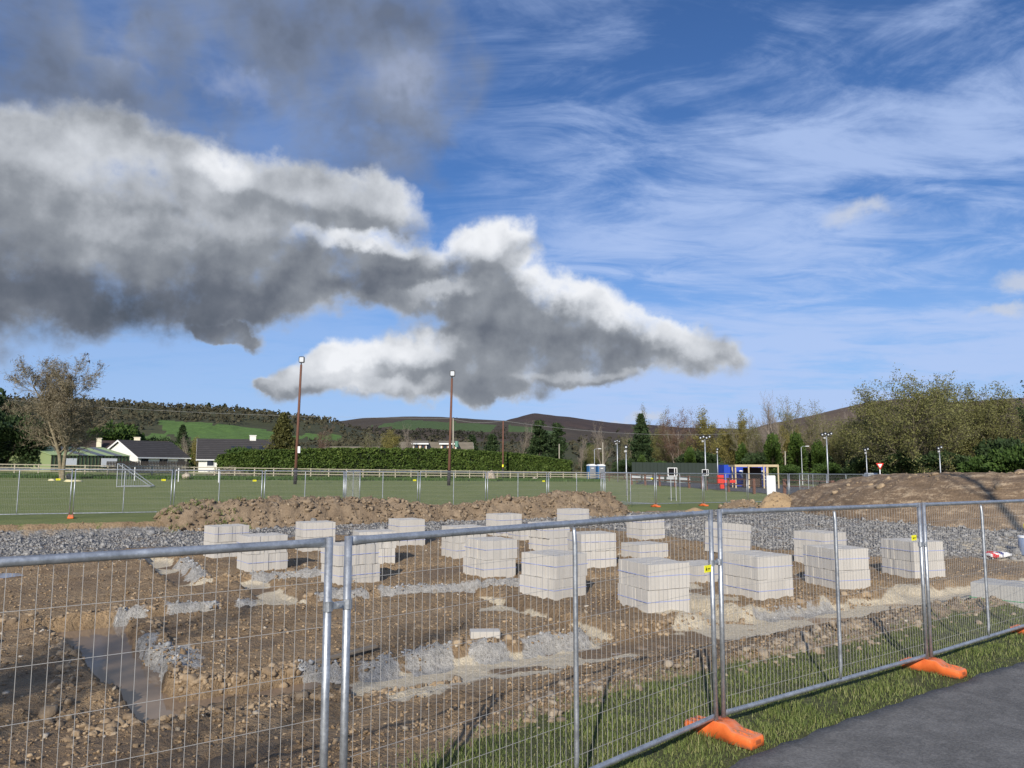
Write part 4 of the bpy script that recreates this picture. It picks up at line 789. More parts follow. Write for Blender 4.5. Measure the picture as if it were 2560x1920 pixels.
# the big mound: compacted, with tracked streaks
def mound():
    m, t = mat('mound_earth', 0.95); mp = t.node('ShaderNodeMapping'); t.put(mp.inputs['Vector'], t.pos); mp.inputs['Scale'].default_value = (0.55, 1.0, 4.2)
    n1 = t.noise(mp.outputs[0], 1.5, 6, 0.68, 0.4); n2 = t.noise(t.pos, 13, 4, 0.65)
    t.put(t.b.inputs['Base Color'], t.ramp(t.math('ADD', t.math('MULTIPLY', n1, 0.7), t.math('MULTIPLY', n2, 0.3)), [(0.36, (0.150, 0.102, 0.062)), (0.52, (0.225, 0.158, 0.100)), (0.565, (0.36, 0.265, 0.17)), (0.66, (0.49, 0.38, 0.255))])); t.put(t.b.inputs['Normal'], t.bump(t.math('ADD', n1, n2), 0.8, 0.09))
    x = np.linspace(8.5, 40, 300); y = np.linspace(23.0, 48, 230); X, Y = np.meshgrid(x, y)
    Z0 = ground(X.ravel(), Y.ravel(), False).reshape(X.shape)
    # crest height along x seen over the fence; front face and back face
    cz = np.interp(X, [8.5, 12.6, 13.0, 13.7, 14.6, 15.8, 17, 18.5, 22, 25, 31, 40], [-.9, -0.6, -.25, .55, 1.12, 1.55, 1.80, 1.90, 1.82, 1.68, 1.3, 0.5])
    y0 = np.interp(X, [8.5, 12, 14, 17, 20, 40], [35.5, 33.4, 29.4, 26.0, 24.6, 24.0]); y1 = y0 + 4.6; y2 = y1 + 5; y3 = y2 + 4.5
    t_ = np.clip((Y - y0) / (y1 - y0), 0, 1); fr = np.sin(t_ * np.pi / 2) ** 1.25; bk = 1 - sst(0, 1, (Y - y2) / (y3 - y2)); prof = fr * bk
    Z = Z0 - 0.12 + (cz - Z0 + 0.12) * prof; up = sst(0.02, 0.2, prof) * (cz > Z0)
    Z = np.maximum(Z, Z0 - 0.25) + up * (0.10 * fbm(X * 0.8, Y * 0.8, 3, 401) + 0.05 * lumps(X * 3, Y * 3, 403) + 0.045 * np.sin(Z * 16 + 2 * fbm(X * .3, Y * .3, 2, 409)) * 0.5 + 0.13 * lumps(X * 1.6, Y * 1.6, 405) * sst(0.86, 1.0, t_) * bk)
    n, m_ = X.shape; ii = (np.arange(n - 1)[:, None] * m_ + np.arange(m_ - 1)[None]).ravel()
    root = empty('earth_mound', (20, 33, 0)); tag(root, 'big brown mound of compacted soil streaked with pale bands', 'mound'); o = link('earth', npmesh('earth', np.stack([X, Y, Z], -1).reshape(-1, 3), np.stack([ii, ii + 1, ii + m_ + 1, ii + m_], 1), m, True), root, (-20, -33, 0))
    r_ = np.random.default_rng(410); i = r_.integers(0, n, 9000); j = r_.integers(0, m_, 9000); k = (up[i, j] > 0.3) & (r_.random(9000) < 0.12 + 0.5 * (np.abs(t_[i, j] - 0.98) < 0.03) * bk[i, j] * (fbm(X[i, j] * .5, Y[i, j] * .5, 2, 77) > 0.05)); i, j = i[k], j[k]; S = r_.lognormal(-3.1, 0.55, len(i))
    V, Fc = scatter(RV2, np.stack([X[i, j], Y[i, j], Z[i, j]], 1), S, 0.4, 411); c_ = stuff('stones', V, Fc, CLAYM, None, None, root); c_.location = (-20, -33, 0)
    return X, Y, Z
MX, MY, MZ = mound()

# tufts of turf dug up with the spoil
r_ = np.random.default_rng(77); px_, py_ = [], []
for u, d in ((440, 2.3), (455, 2.6), (500, 2.0), (590, 1.6), (560, 2.8), (610, 2.9), (640, 1.2)):
    c_ = on(u, d); px_.append(c_[0] + r_.normal(0, .22, 160)); py_.append(c_[1] + r_.normal(0, .16, 160))
x = np.concatenate(px_); y = np.concatenate(py_); dg = bpy.context.evaluated_depsgraph_get(); hp = [o for o in COL.objects if o.name == 'spoil_heap'][0].children[0]; hv = np.zeros(len(hp.data.vertices) * 3, np.float32); hp.data.vertices.foreach_get('co', hv); hv = hv.reshape(-1, 3)
z = np.array([hv[np.argmin((hv[:, 0] - a) ** 2 + (hv[:, 1] - b) ** 2), 2] for a, b in zip(x, y)]); blades('turf_tufts', x, y, z, np.full(len(x), .13), 0.012 + 0 * x, GB, 'torn green turf tufts on the spoil ridge', 'turf', 78, 1.0)
# ================================================================ trees
def bark(name, stops, scale=5):
    m, t = mat(name, 0.95); n = t.noise(t.obj, scale, 4, 0.65); t.put(t.b.inputs['Base Color'], t.ramp(n, stops)); t.put(t.b.inputs['Normal'], t.bump(t.noise(t.obj, 22, 3), 0.5, 0.03)); return m
def leafmat(name, stops, rough=0.65, trans=0.0):
    m, t = mat(name, rough); w = t.node('ShaderNodeAttribute', attribute_name='rnd').outputs['Fac']; n = t.noise(t.obj, 0.55, 3, 0.6)
    t.put(t.b.inputs['Base Color'], t.ramp(t.math('ADD', t.math('MULTIPLY', w, 0.5), t.math('MULTIPLY', n, 0.5)), stops)); t.b.inputs['Specular IOR Level'].default_value = 0.2; leafy(t, 0.18)
    return m
BARK_ASH = bark('bark_ash', [(0.3, (0.14, 0.115, 0.072)), (0.6, (0.26, 0.22, 0.145)), (0.8, (0.34, 0.30, 0.22))]); BARK_PALE = bark('bark_pale', [(0.3, (0.17, 0.135, 0.105)), (0.7, (0.36, 0.31, 0.255))]); BARK_OAK = bark('bark_oak', [(0.3, (0.085, 0.073, 0.050)), (0.7, (0.19, 0.165, 0.110))]); BARK_DARK = bark('bark_dark', [(0.3, (0.035, 0.028, 0.02)), (0.7, (0.09, 0.07, 0.05))]); BARK_RED = bark('bark_birch', [(0.3, (0.14, 0.085, 0.062)), (0.7, (0.26, 0.185, 0.14))])
LF_OLIVE = leafmat('leaf_bud_olive', [(0.15, (0.100, 0.102, 0.032)), (0.5, (0.165, 0.165, 0.056)), (0.85, (0.230, 0.225, 0.090))]); LF_GREEN = leafmat('leaf_green', [(0.15, (0.022, 0.045, 0.010)), (0.5, (0.050, 0.090, 0.020)), (0.85, (0.100, 0.160, 0.036))]); LF_DARK = leafmat('leaf_conifer', [(0.15, (0.016, 0.030, 0.012)), (0.5, (0.036, 0.062, 0.022)), (0.85, (0.075, 0.110, 0.040))]); LF_HEDGE = leafmat('leaf_hedge', [(0.15, (0.030, 0.055, 0.012)), (0.5, (0.075, 0.120, 0.024)), (0.85, (0.150, 0.200, 0.045))]); LF_IVY = leafmat('leaf_ivy', [(0.15, (0.020, 0.042, 0.009)), (0.5, (0.050, 0.088, 0.017)), (0.85, (0.11, 0.16, 0.032))]); LF_BROWN = leafmat('seed_brown', [(0.2, (0.045, 0.028, 0.014)), (0.8, (0.115, 0.075, 0.040))]); LF_CYP = leafmat('leaf_cypress', [(0.15, (0.045, 0.048, 0.014)), (0.5, (0.095, 0.095, 0.028)), (0.85, (0.16, 0.15, 0.052))]); LF_WILLOW = leafmat('leaf_willow', [(0.2, (0.15, 0.13, 0.035)), (0.8, (0.30, 0.265, 0.085))]); LF_PURP = leafmat('twig_bud', [(0.2, (0.10, 0.055, 0.038)), (0.8, (0.20, 0.125, 0.085))])
class Grow:
    def __init__(s, seed): s.r = np.random.default_rng(seed); s.seg = []; s.tips = []; s.tw = []
    def perp(s, d):
        a = s.r.normal(0, 1, 3); a -= d * a.dot(d); return a / (np.linalg.norm(a) + 1e-9)
    def branch(s, p, d, L, r, lvl, P):
        n = P['nseg'][lvl]; pts = [p]; rs = [r]; c = p.copy(); d = d / np.linalg.norm(d); last = lvl == P['levels'] - 1
        for i in range(n):
            d = d + s.r.normal(0, P['wob'][lvl], 3) + np.array([0, 0, P['up'][lvl]]); d /= np.linalg.norm(d); c = c + d * (L / n); pts.append(c.copy()); rs.append(r * (1 - (i + 1) / n * P['taper'][lvl]))
        if last: s.tw.append((pts[0], pts[len(pts) // 2], pts[-1], r)); s.tips.append(pts[-1]); s.tips.append(pts[len(pts) // 2]); return
        s.seg.append((pts, rs, lvl))
        k = P['kids'][lvl]; k = max(1, int(k * s.r.uniform(0.8, 1.2)))
        for j in range(k):
            f = P['start'][lvl] + (1 - P['start'][lvl]) * (j + s.r.random()) / k; x = f * n; i = min(int(x), n - 1); t = x - i; q = pts[i] * (1 - t) + pts[i + 1] * t; dd = pts[i + 1] - pts[i]; dd = dd / np.linalg.norm(dd)
            a = R(s.r.uniform(*P['ang'][lvl])); nd = dd * math.cos(a) + s.perp(dd) * math.sin(a); ln = L * P['ratio'][lvl] * s.r.uniform(0.7, 1.15) * (1 - P.get('cone', 0.0) * f if lvl == 0 else 1 - 0.35 * f)
            s.branch(q, nd, ln, max(P.get('rmin', 0.009), (rs[i] * (1 - t) + rs[i + 1] * t) * P['thin'][lvl]), lvl + 1, P)
        if P.get('lead', True): s.tips.append(pts[-1]); s.branch(pts[-1], d, L * 0.35, max(P.get('rmin', 0.009), rs[-1]), min(lvl + 1, P['levels'] - 1), P)
    def wood(s, name, m, sides=(8, 5, 4, 3)):
        V = []; Fs = []; b = 0
        for (pts, rs, lvl) in s.seg:
            n = sides[min(lvl, len(sides) - 1)]; P = np.array(pts); T_ = np.gradient(P, axis=0); T_ /= np.linalg.norm(T_, axis=1)[:, None] + 1e-9; ref = np.array([1.0, 0.13, 0.07]) if abs(T_[0][0]) < 0.8 else np.array([0.1, 1.0, 0.05])
            A = np.cross(T_, ref); A /= np.linalg.norm(A, axis=1)[:, None] + 1e-9; B = np.cross(T_, A); q = np.arange(n) * 2 * np.pi / n
            ring = P[:, None] + (A[:, None] * np.cos(q)[None, :, None] + B[:, None] * np.sin(q)[None, :, None]) * np.array(rs)[:, None, None]; V.append(ring.reshape(-1, 3)); k = len(P)
            i = (np.arange(k - 1)[:, None] * n + np.arange(n)[None]); j = (np.arange(k - 1)[:, None] * n + (np.arange(n) + 1) % n); Fs.append(np.stack([i, j, j + n, i + n], -1).reshape(-1, 4) + b); b += k * n
        return npmesh(name, np.concatenate(V), np.concatenate(Fs), m, True)
    def twigs(s):
        """thin three-sided spikes, two pieces each"""
        a = np.array([t[0] for t in s.tw]); m_ = np.array([t[1] for t in s.tw]); e = np.array([t[2] for t in s.tw]); r = np.array([t[3] for t in s.tw])[:, None]; d = e - a; d /= np.linalg.norm(d, axis=1)[:, None] + 1e-9; A = np.cross(d, [0.3, 0.9, 0.2]); A /= np.linalg.norm(A, axis=1)[:, None] + 1e-9; B = np.cross(d, A)
        V = []; 
        for c_, f in ((a, 1.0), (m_, 0.75)):
            for q in (0, 2.094, 4.189): V.append(c_ + (A * math.cos(q) + B * math.sin(q)) * r * f)
        V.append(e); V = np.stack(V, 1); n = len(a); o = (np.arange(n) * 7)[:, None]
        return V.reshape(-1, 3), [np.array([[0, 1, 4, 3]]) + o, np.array([[1, 2, 5, 4]]) + o, np.array([[2, 0, 3, 5]]) + o, np.array([[3, 4, 6]]) + o, np.array([[4, 5, 6]]) + o, np.array([[5, 3, 6]]) + o]
def leaf_tris(P, size, rs, jitter=0.0, asp=0.6, down=0.0):
    n = len(P); P = P + rs.normal(0, jitter, (n, 3)) if jitter else P; a = rs.normal(0, 1, (n, 3)); a /= np.linalg.norm(a, axis=1)[:, None]; b = rs.normal(0, 1, (n, 3)); a[:, 2] -= down; b -= a * (a * b).sum(1)[:, None]; b /= np.linalg.norm(b, axis=1)[:, None] + 1e-9
    s = (size * rs.uniform(0.55, 1.4, n))[:, None]; V = np.stack([P - a * s, P + b * s * asp, P + a * s, P - b * s * asp], 1).reshape(-1, 3); return V, (np.arange(n) * 4)[:, None] + np.array([[0, 1, 2, 3]])
def rnd_attr(me, per, rs):
    n = len(me.vertices); v = np.repeat(rs.random(n // per + 1), per)[:n].astype(np.float32); me.attributes.new('rnd', 'FLOAT', 'POINT').data.foreach_set('value', v)
def leafmesh(name, P, size, m, seed, jitter=0.0, asp=0.6, down=0.0):
    rs = np.random.default_rng(seed); V, Fc = leaf_tris(np.asarray(P), size, rs, jitter, asp, down); me = npmesh(name, V, Fc, m); rnd_attr(me, 4, rs); return me
def crownmesh(name, g, twm, leaves=None):
    """twigs and, where given, leaves (points, size, material, jitter) in one crown mesh"""
    rs = np.random.default_rng(5); V, Fs = g.twigs(); nv = len(V); fm = [np.zeros(len(f), int) for f in Fs]; rn = np.repeat(rs.random(nv // 7 + 1), 7)[:nv]; mats = [twm]
    if leaves:
        P, size, m, jit = leaves; v2, f2 = leaf_tris(np.asarray(P), size, rs, jit, 0.09 if m.name.startswith('bark') else 0.6); Fs = Fs + [f2 + nv]; V = np.concatenate([V, v2]); fm.append(np.ones(len(f2), int)); mats.append(m); rn = np.concatenate([rn, np.repeat(rs.random(len(v2) // 4), 4)])
    quads = [i for i, f in enumerate(Fs)]; me = npmesh(name, V, Fs, mats=mats, fmat=np.concatenate(fm)); me.attributes.new('rnd', 'FLOAT', 'POINT').data.foreach_set('value', rn.astype(np.float32)); return me
PB_BASE = dict(levels=4, nseg=[8, 6, 4, 3], wob=[0.06, 0.12, 0.16, 0.2], up=[0.02, 0.06, 0.05, 0.03], taper=[0.75, 0.8, 0.85, 0.9], kids=[13, 8, 8], start=[0.22, 0.25, 0.15], ang=[(28, 58), (25, 55), (22, 60)], ratio=[0.62, 0.52, 0.42], thin=[0.5, 0.5, 0.42], cone=0.55)
def ptree(seed, H, r, leaves=None, twm=BARK_ASH, bm=BARK_ASH, stems=1, spread=0.35, hf=0.72, **kw):
    P = dict(PB_BASE); P.update(kw); g = Grow(seed)
    for k in range(stems):
        d = np.array([0, 0, 1.0]) if stems == 1 else np.array([math.cos(k * 2 * math.pi / stems + seed) * spread, math.sin(k * 2 * math.pi / stems + seed) * spread, 1.0]); g.branch(np.array([0.0, 0, -0.15]) + (d * [0.3, 0.3, 0] if stems > 1 else 0), d, H * hf, r * (1 if stems == 1 else 0.72), 0, P)
    lv = None
    if leaves:
        n, size, m, jit = leaves; tp = np.array(g.tips); rs = np.random.default_rng(seed + 1); lv = (tp[rs.integers(0, len(tp), n)], size, m, jit)
    return {'trunk': g.wood('trunk', bm), 'crown': crownmesh('crown', g, twm, lv)}, g
def conifer(seed, H, r, m, bm=BARK_DARK, layers=26, n=9000, size=0.22, low=0.12, pine=False):
    rs = np.random.default_rng(seed); b = MB(); b.tube([(0, 0, -0.2), (0.03, 0, H * 0.5), (0, 0.02, H * 0.97)], [0.02 * H, 0.013 * H, 0.02], 7); pts = []
    for k in range(layers):
        f = low + (1 - low) * (k + rs.random() * .5) / layers; z = H * f; rad = r * ((1 - f) ** (0.55 if pine else 0.8)) * rs.uniform(0.75, 1.15) + 0.12
        for j in range(6 if pine else 8):
            a = rs.uniform(0, 2 * math.pi); rr = rad * rs.uniform(0.7, 1.1); dz = (0.25 if pine else -0.12) * rr; e = np.array([math.cos(a) * rr, math.sin(a) * rr, z + dz]); s0 = np.array([0, 0, z]); b.tube([s0, (s0 + e) / 2 + [0, 0, 0.05 * rr], e], [0.012 * H * (1 - f) + 0.01, 0.008 * H * (1 - f) + 0.008, 0.006], 3, cap=False)
            t = rs.random(int(n / layers / (6 if pine else 8))) ** 0.6; w = 0.09 + 0.16 * rr * t * (1.3 if pine else 1); pts.append(s0 + (e - s0) * t[:, None] + rs.normal(0, 1, (len(t), 3)) * w[:, None] * [1, 1, 0.55])
    return {'trunk': b.mesh('trunk', bm, True), 'crown': leafmesh('crown', np.concatenate(pts), size, m, seed, 0.0, 0.45, 0.4)}
def bushpts(seed, n, rx, ry, rz, shell=0.5, noise_amp=0.5):
    rs = np.random.default_rng(seed); d = rs.normal(0, 1, (n, 3)); d /= np.linalg.norm(d, axis=1)[:, None]; d[:, 2] = np.where(d[:, 2] < -0.5, -d[:, 2], d[:, 2]); az_ = np.arctan2(d[:, 1], d[:, 0]); rr = 1 + noise_amp * fbm(az_ * 1.6 + seed, d[:, 2] * 2.2, 3, seed % 50); rr = rr * (1 - shell * rs.random(n) ** 1.5); return d * rr[:, None] * [rx, ry, rz]
def bush(seed, rx, ry, rz, m, n=3500, size=0.2, bm=BARK_DARK):
    P = bushpts(seed, n, rx, ry, rz * 0.62); P[:, 2] += rz * 0.5; P[:, 2] *= rz / np.percentile(P[:, 2], 99); b = MB(); rs = random.Random(seed)
    for k in range(7): a = rs.uniform(0, 6.28); b.tube([(0.1 * math.cos(a), 0.1 * math.sin(a), -0.1), (rx * .4 * math.cos(a), ry * .4 * math.sin(a), rz * .5), (rx * .65 * math.cos(a), ry * .65 * math.sin(a), rz * .85)], [0.06, 0.04, 0.012], 4)
    return {'trunk': b.mesh('stem', bm), 'crown': leafmesh('foliage', P, size, m, seed)}
def place(parts, name, u, D, label, cat='tree', group=None, rz=0.0, s=1.0, zoff=0.0, sz=None, names=('trunk', 'crown'), X=None):
    x = (u - 1280) / F / (math.cos(TH)) * D if X is None else X; z = zg0(x, D) + zoff if D < 160 else zoff; r = empty(name, (x, D, z), rz); r.scale = (s, s, sz or s); tag(r, label, cat, group)
    for k, nm in zip(('trunk', 'crown', 'extra'), names):
        if k in parts: link(nm, parts[k], r)
    return r
def Hpx(u, vtop, D, base=None):      # height above the ground there that reaches picture row vtop
    p = W(u, vtop, D); return p.z - (zg0(p.x, D) if D < 160 else 0.0)

# --- left: bare tree with seed clusters beside the timber fence
A_ASH, gA = ptree(101, 11.4, 0.27, (17000, 0.19, BARK_ASH, 0.20), stems=2, spread=0.12, hf=0.86, lead=False, kids=[26, 14, 15], start=[0.2, 0.15, 0.1], ang=[(34, 74), (24, 56), (20, 55)], ratio=[0.46, 0.5, 0.42], cone=0.38, up=[0.02, 0.07, 0.08, 0.05], rmin=0.012)
tp = np.array(gA.tips); tp = tp[tp[:, 2] > 5.2]; rs = np.random.default_rng(4); sel = tp[rs.integers(0, len(tp), 170)]; A_ASH['extra'] = leafmesh('seed_clusters', np.repeat(sel, 7, 0), 0.085, LF_BROWN, 6, 0.07)
hz = gA.tips; top = max(p[2] for p in hz); t_ash = place(A_ASH, 'bare_ash_tree', 170, 73, 'tall bare tree with brown seed clusters standing by the timber fence', s=1.02 * Hpx(175, 880, 73) / top, sz=Hpx(175, 880, 73) / top, names=('trunk', 'crown', 'seed_clusters'))
# --- the wood on the right
OAK1, gO1 = ptree(111, 12, 0.34, (30000, 0.078, LF_OLIVE, 0.22), BARK_OAK, BARK_OAK, 3, 0.55, 0.60, kids=[17, 11, 11], start=[0.1, 0.15, 0.1], ang=[(30, 70), (28, 60), (25, 65)], ratio=[0.66, 0.52, 0.42], cone=0.2)
OAK2, gO2 = ptree(117, 12, 0.30, (26000, 0.078, LF_OLIVE, 0.22), BARK_OAK, BARK_OAK, 2, 0.4, 0.62, kids=[16, 10, 11], start=[0.12, 0.15, 0.1], ang=[(30, 66), (28, 60), (25, 65)], cone=0.25)
BARE1, gB1 = ptree(121, 14, 0.20, None, BARK_PALE, BARK_PALE, 2, 0.14, 0.72, kids=[20, 10, 9], start=[0.3, 0.2, 0.1], ang=[(18, 40), (18, 42), (18, 48)], ratio=[0.42, 0.5, 0.42], cone=0.45, up=[0.02, 0.10, 0.08, 0.05])
BARE2, gB2 = ptree(127, 13, 0.18, (7000, 0.07, LF_OLIVE, 0.15), BARK_PALE, BARK_PALE, 3, 0.2, 0.70, kids=[18, 9, 9], start=[0.25, 0.2, 0.1], ang=[(18, 42), (20, 45), (20, 50)], ratio=[0.40, 0.5, 0.42], cone=0.4, up=[0.02, 0.1, 0.08, 0.05])
BIRCH, gBi = ptree(131, 12, 0.16, (5000, 0.07, LF_PURP, 0.2), BARK_RED, BARK_PALE, 2, 0.18, 0.74, kids=[18, 9, 8], start=[0.25, 0.2, 0.1], ang=[(22, 48), (24, 50), (25, 60)], ratio=[0.36, 0.5, 0.45], cone=0.4)
YGR, gY = ptree(137, 12, 0.18, (15000, 0.085, LF_WILLOW, 0.2), BARK_OAK, BARK_OAK, 3, 0.28, 0.68, kids=[15, 8, 8], start=[0.15, 0.2, 0.1], ang=[(20, 48), (22, 48), (22, 55)], ratio=[0.45, 0.5, 0.42], cone=0.35)
def topz(g): return float(np.percentile(np.array(g.tips)[:, 2], 99.5))
IVY = bush(141, 1.0, 1.0, 5.6, LF_IVY, 4200, 0.17)
LAUREL = bush(143, 3.2, 2.4, 3.6, LF_GREEN, 8000, 0.17); LAUREL2 = bush(147, 4.2, 2.6, 5.2, LF_DARK, 9000, 0.19)
SPR = conifer(151, 10, 2.5, LF_DARK, n=13000, layers=30, size=0.2); PINE = conifer(153, 10, 2.6, LF_DARK, n=11000, layers=16, size=0.24, pine=True, low=0.15); CYP = conifer(157, 10, 3.4, LF_CYP, n=16000, layers=34, size=0.22, low=0.04)
WOODG = 'trees of the wood beyond the car park'
WL = [  # mesh, growth, column, top row, distance, label
    (OAK1, gO1, 2270, 948, 96, 'largest spreading olive-budding tree behind the big earth mound', 0.3), (OAK2, gO2, 2420, 965, 104, 'olive-budding tree with gaps in its crown right of the spreading one', 1.4), (OAK2, gO2, 2180, 1010, 108, 'olive-budding tree beside the banded road sign', 2.7), (OAK1, gO1, 2350, 985, 112, 'broad olive-budding tree standing behind the other budding trees', 4.0), (OAK1, gO1, 2530, 1000, 100, 'olive-brown tree above the evergreen shrubs behind the picnic table', 5.2),
    (BARE1, gB1, 1935, 985, 112, 'tall bare pale tree behind the blue container', 0.0), (BARE2, gB2, 2020, 1010, 116, 'tall bare pale tree with a few buds above the street lamp', 1.0), (BARE1, gB1, 2100, 1018, 128, 'tall bare pale tree before the heather hill', 2.2), (BARE2, gB2, 1870, 1040, 122, 'thin budding tree behind the timber shelter', 3.1), (BARE2, gB2, 2065, 1035, 122, 'bare pale tree behind the floodlight mast', 5.0), (BARE1, gB1, 2140, 1040, 120, 'bare pale tree beside the spreading olive trees', 4.1),
    (BIRCH, gBi, 1690, 1022, 130, 'reddish bare birch above the dark green hoarding', 0.5), (BIRCH, gBi, 1735, 1028, 134, 'reddish bare birch beside its twin above the hoarding', 2.5), (BIRCH, gBi, 1655, 1045, 140, 'thin reddish birch behind the spruce', 4.4), (YGR, gY, 1785, 1028, 128, 'yellow-green budding tree right of the birches', 1.0), (YGR, gY, 1830, 1060, 126, 'yellow-green budding tree left of the timber shelter', 3.0), (BARE1, gB1, 1505, 1055, 150, 'leaning bare pale tree left of the first floodlight', 5.5), (BARE2, gB2, 1610, 1020, 145, 'bare tree rising behind the dark spruce', 0.2), (YGR, gY, 1950, 1070, 118, 'yellow-green budding tree behind the white board', 2.0)]
WL += [(BARE2, gB2, 1560, 1085, 150, 'low bare tree behind the portable toilets', 1.2), (BARE1, gB1, 1450, 1090, 155, 'bare tree behind the end of the hedge', 3.2), (OAK2, gO2, 1480, 1112, 160, 'low olive tree behind the street lamp and utility pole', 4.2), (OAK2, gO2, 1640, 1075, 140, 'olive tree behind the end of the hoarding', 5.2), (OAK1, gO1, 1715, 1085, 145, 'olive tree filling the gap below the birches', 0.9), (OAK2, gO2, 1800, 1085, 140, 'olive tree behind the yellow-green ones', 2.9), (OAK1, gO1, 1890, 1075, 135, 'olive-brown tree behind the pale utility pole', 3.9), (OAK2, gO2, 1985, 1075, 132, 'olive-brown tree below the bare pale trees', 0.4), (OAK1, gO1, 2080, 1070, 130, 'olive-brown tree behind the tallest floodlight mast', 1.9), (OAK2, gO2, 2130, 1060, 118, 'olive-brown tree behind the wire crate', 2.4), (BARE2, gB2, 1975, 1000, 125, 'tall thin bare tree between two ivy trunks', 4.9), (BARE1, gB1, 1905, 1005, 126, 'tall thin bare tree behind the timber shelter end', 2.9)]
for (m_, g_, u, vt, D, lb, rz) in WL: place(m_, 'woodland_tree', u, D, lb, 'tree', WOODG, rz, Hpx(u, vt, D) / topz(g_))
for (u, D, s, lb) in ((1925, 110, 1.2, 'ivy-clad trunk behind the white board'), (1985, 113, 1.25, 'ivy-clad trunk left of the street lamp'), (2040, 112, 1.05, 'ivy-clad trunk right of the street lamp'), (2125, 116, 1.0, 'ivy-clad trunk behind the wire crate'), (1720, 122, 0.9, 'ivy-clad trunk above the dark hoarding'), (1850, 120, 1.0, 'ivy-clad trunk behind the blue container'), (1600, 128, 0.7, 'ivy-clad stump at the end of the hoarding')): place(IVY, 'ivy_clad_tree', u, D, lb, 'tree', 'ivy-clad trunks', D, s, names=('stem', 'foliage'))
SH = [(2440, 88, 1.0, LAUREL, 'glossy evergreen shrub behind the picnic table'), (2535, 84, 1.25, LAUREL, 'tall glossy evergreen shrub at the end of the wood'), (2350, 92, 0.8, LAUREL2, 'dark evergreen shrub under the olive tree'), (2250, 94, 0.8, LAUREL2, 'dark evergreen shrub beside the white car'), (2150, 100, 0.75, LAUREL2, 'dark evergreen shrub behind the road sign'), (2060, 108, 0.8, LAUREL, 'green shrub behind the floodlight mast'), (1960, 106, 0.7, LAUREL, 'green shrub behind the white board'), (1880, 112, 0.8, LAUREL2, 'dark shrub behind the timber shelter'), (1800, 118, 0.75, LAUREL, 'green shrub behind the second framed sign'), (1640, 122, 0.8, LAUREL, 'green shrub above the end of the dark hoarding'), (1560, 128, 0.6, LAUREL2, 'dark shrub behind the portable toilets'), (2300, 97, 0.9, LAUREL, 'green shrub below the largest olive tree'), (2200, 103, 0.85, LAUREL, 'green shrub left of the white car'), (2010, 116, 0.9, LAUREL2, 'dark shrub under the bare pale trees'), (1740, 126, 0.9, LAUREL2, 'dark shrub under the birches'), (2500, 93, 1.1, LAUREL2, 'dark evergreen shrub behind the glossy ones')]
for (u, D, s, m_, lb) in SH: place(m_, 'evergreen_shrub', u, D, lb, 'shrub', 'shrubs of the wood', u * 0.37, s, names=('stem', 'foliage'))
place(SPR, 'spruce_tree', 1600, 132, 'dark spruce left of the birches', s=Hpx(1600, 1035, 132) / 10); place(PINE, 'pine_tree', 1348, 135, 'dark pine left of its twin behind the hedge', s=Hpx(1348, 1042, 135) / 10.6, group='twin pines'); place(PINE, 'pine_tree', 1392, 138, 'dark pine right of its twin behind the hedge', s=Hpx(1392, 1050, 138) / 10.6, rz=2, group='twin pines')
place(PINE, 'pine_tree', 1232, 150, 'small round pine behind the dormer house', s=Hpx(1232, 1075, 150) / 11, rz=1); place(PINE, 'pine_tree', 1180, 158, 'small pine behind the transformer pole', s=Hpx(1180, 1072, 158) / 11.5, rz=3); place(SPR, 'spruce_tree', 1470, 165, 'distant dark spruce between pine and bare trees', s=0.75, zoff=0)
place(CYP, 'cypress_tree', 712, 112, 'large brown-green cypress beside the first tall pole', s=Hpx(712, 1028, 112) / 10.2)
# gardens behind the hedge
place(BIRCH, 'birch_tree', 812, 135, 'reddish bare birch behind the hedge', s=Hpx(812, 1062, 135) / topz(gBi)); place(BARE2, 'bare_tree', 930, 150, 'grey-green round bare tree behind the hedge', s=Hpx(930, 1068, 150) / topz(gB2), sz=0.62); place(YGR, 'willow_tree', 988, 140, 'golden willow behind the hedge', s=Hpx(988, 1062, 140) / topz(gY), sz=.7); place(BARE1, 'bare_tree', 1030, 142, 'pale pollarded tree behind the dormer house', s=Hpx(1030, 1060, 142) / topz(gB1)); place(BARE1, 'bare_tree', 1315, 140, 'pale bare tree left of the twin pines', s=Hpx(1315, 1055, 140) / topz(gB1), rz=2)
place(BARE1, 'bare_tree', 472, 118, 'white-stemmed bare tree between the two bungalows', s=Hpx(472, 1085, 118) / topz(gB1), rz=1); place(YGR, 'budding_tree', 505, 128, 'olive tree beside the grey-roofed bungalow', s=Hpx(505, 1095, 128) / topz(gY)); place(SPR, 'spruce_tree', 462, 150, 'dark evergreen behind the white bungalow', s=Hpx(462, 1062, 150) / 10, sz=Hpx(462, 1062, 150) / 10)
LAUR_B = bush(149, 2.6, 2.2, 5.0, LF_GREEN, 8000, 0.18)
place(LAUR_B, 'evergreen_tree', 285, 140, 'rounded bright evergreen behind the white bungalow', s=Hpx(285, 1065, 140) / 5.0, names=('stem', 'foliage')); place(LAUR_B, 'evergreen_tree', 322, 143, 'pointed bright evergreen beside the rounded one', s=Hpx(322, 1070, 143) / 5.0, sz=Hpx(322, 1070, 143) / 5.0, rz=2, names=('stem', 'foliage')); place(LAUREL2, 'evergreen_tree', 15, 96, 'large dark evergreen beside the green shed', s=Hpx(15, 1040, 96) / 5.2, names=('stem', 'foliage')); place(LAUREL2, 'evergreen_tree', 100, 112, 'dark evergreen behind the bare ash tree', s=Hpx(100, 1075, 112) / 5.2, rz=1, names=('stem', 'foliage')); place(LAUREL2, 'evergreen_tree', -60, 100, 'dark evergreen at the end of the garden row', s=2.0, rz=2, names=('stem', 'foliage'))
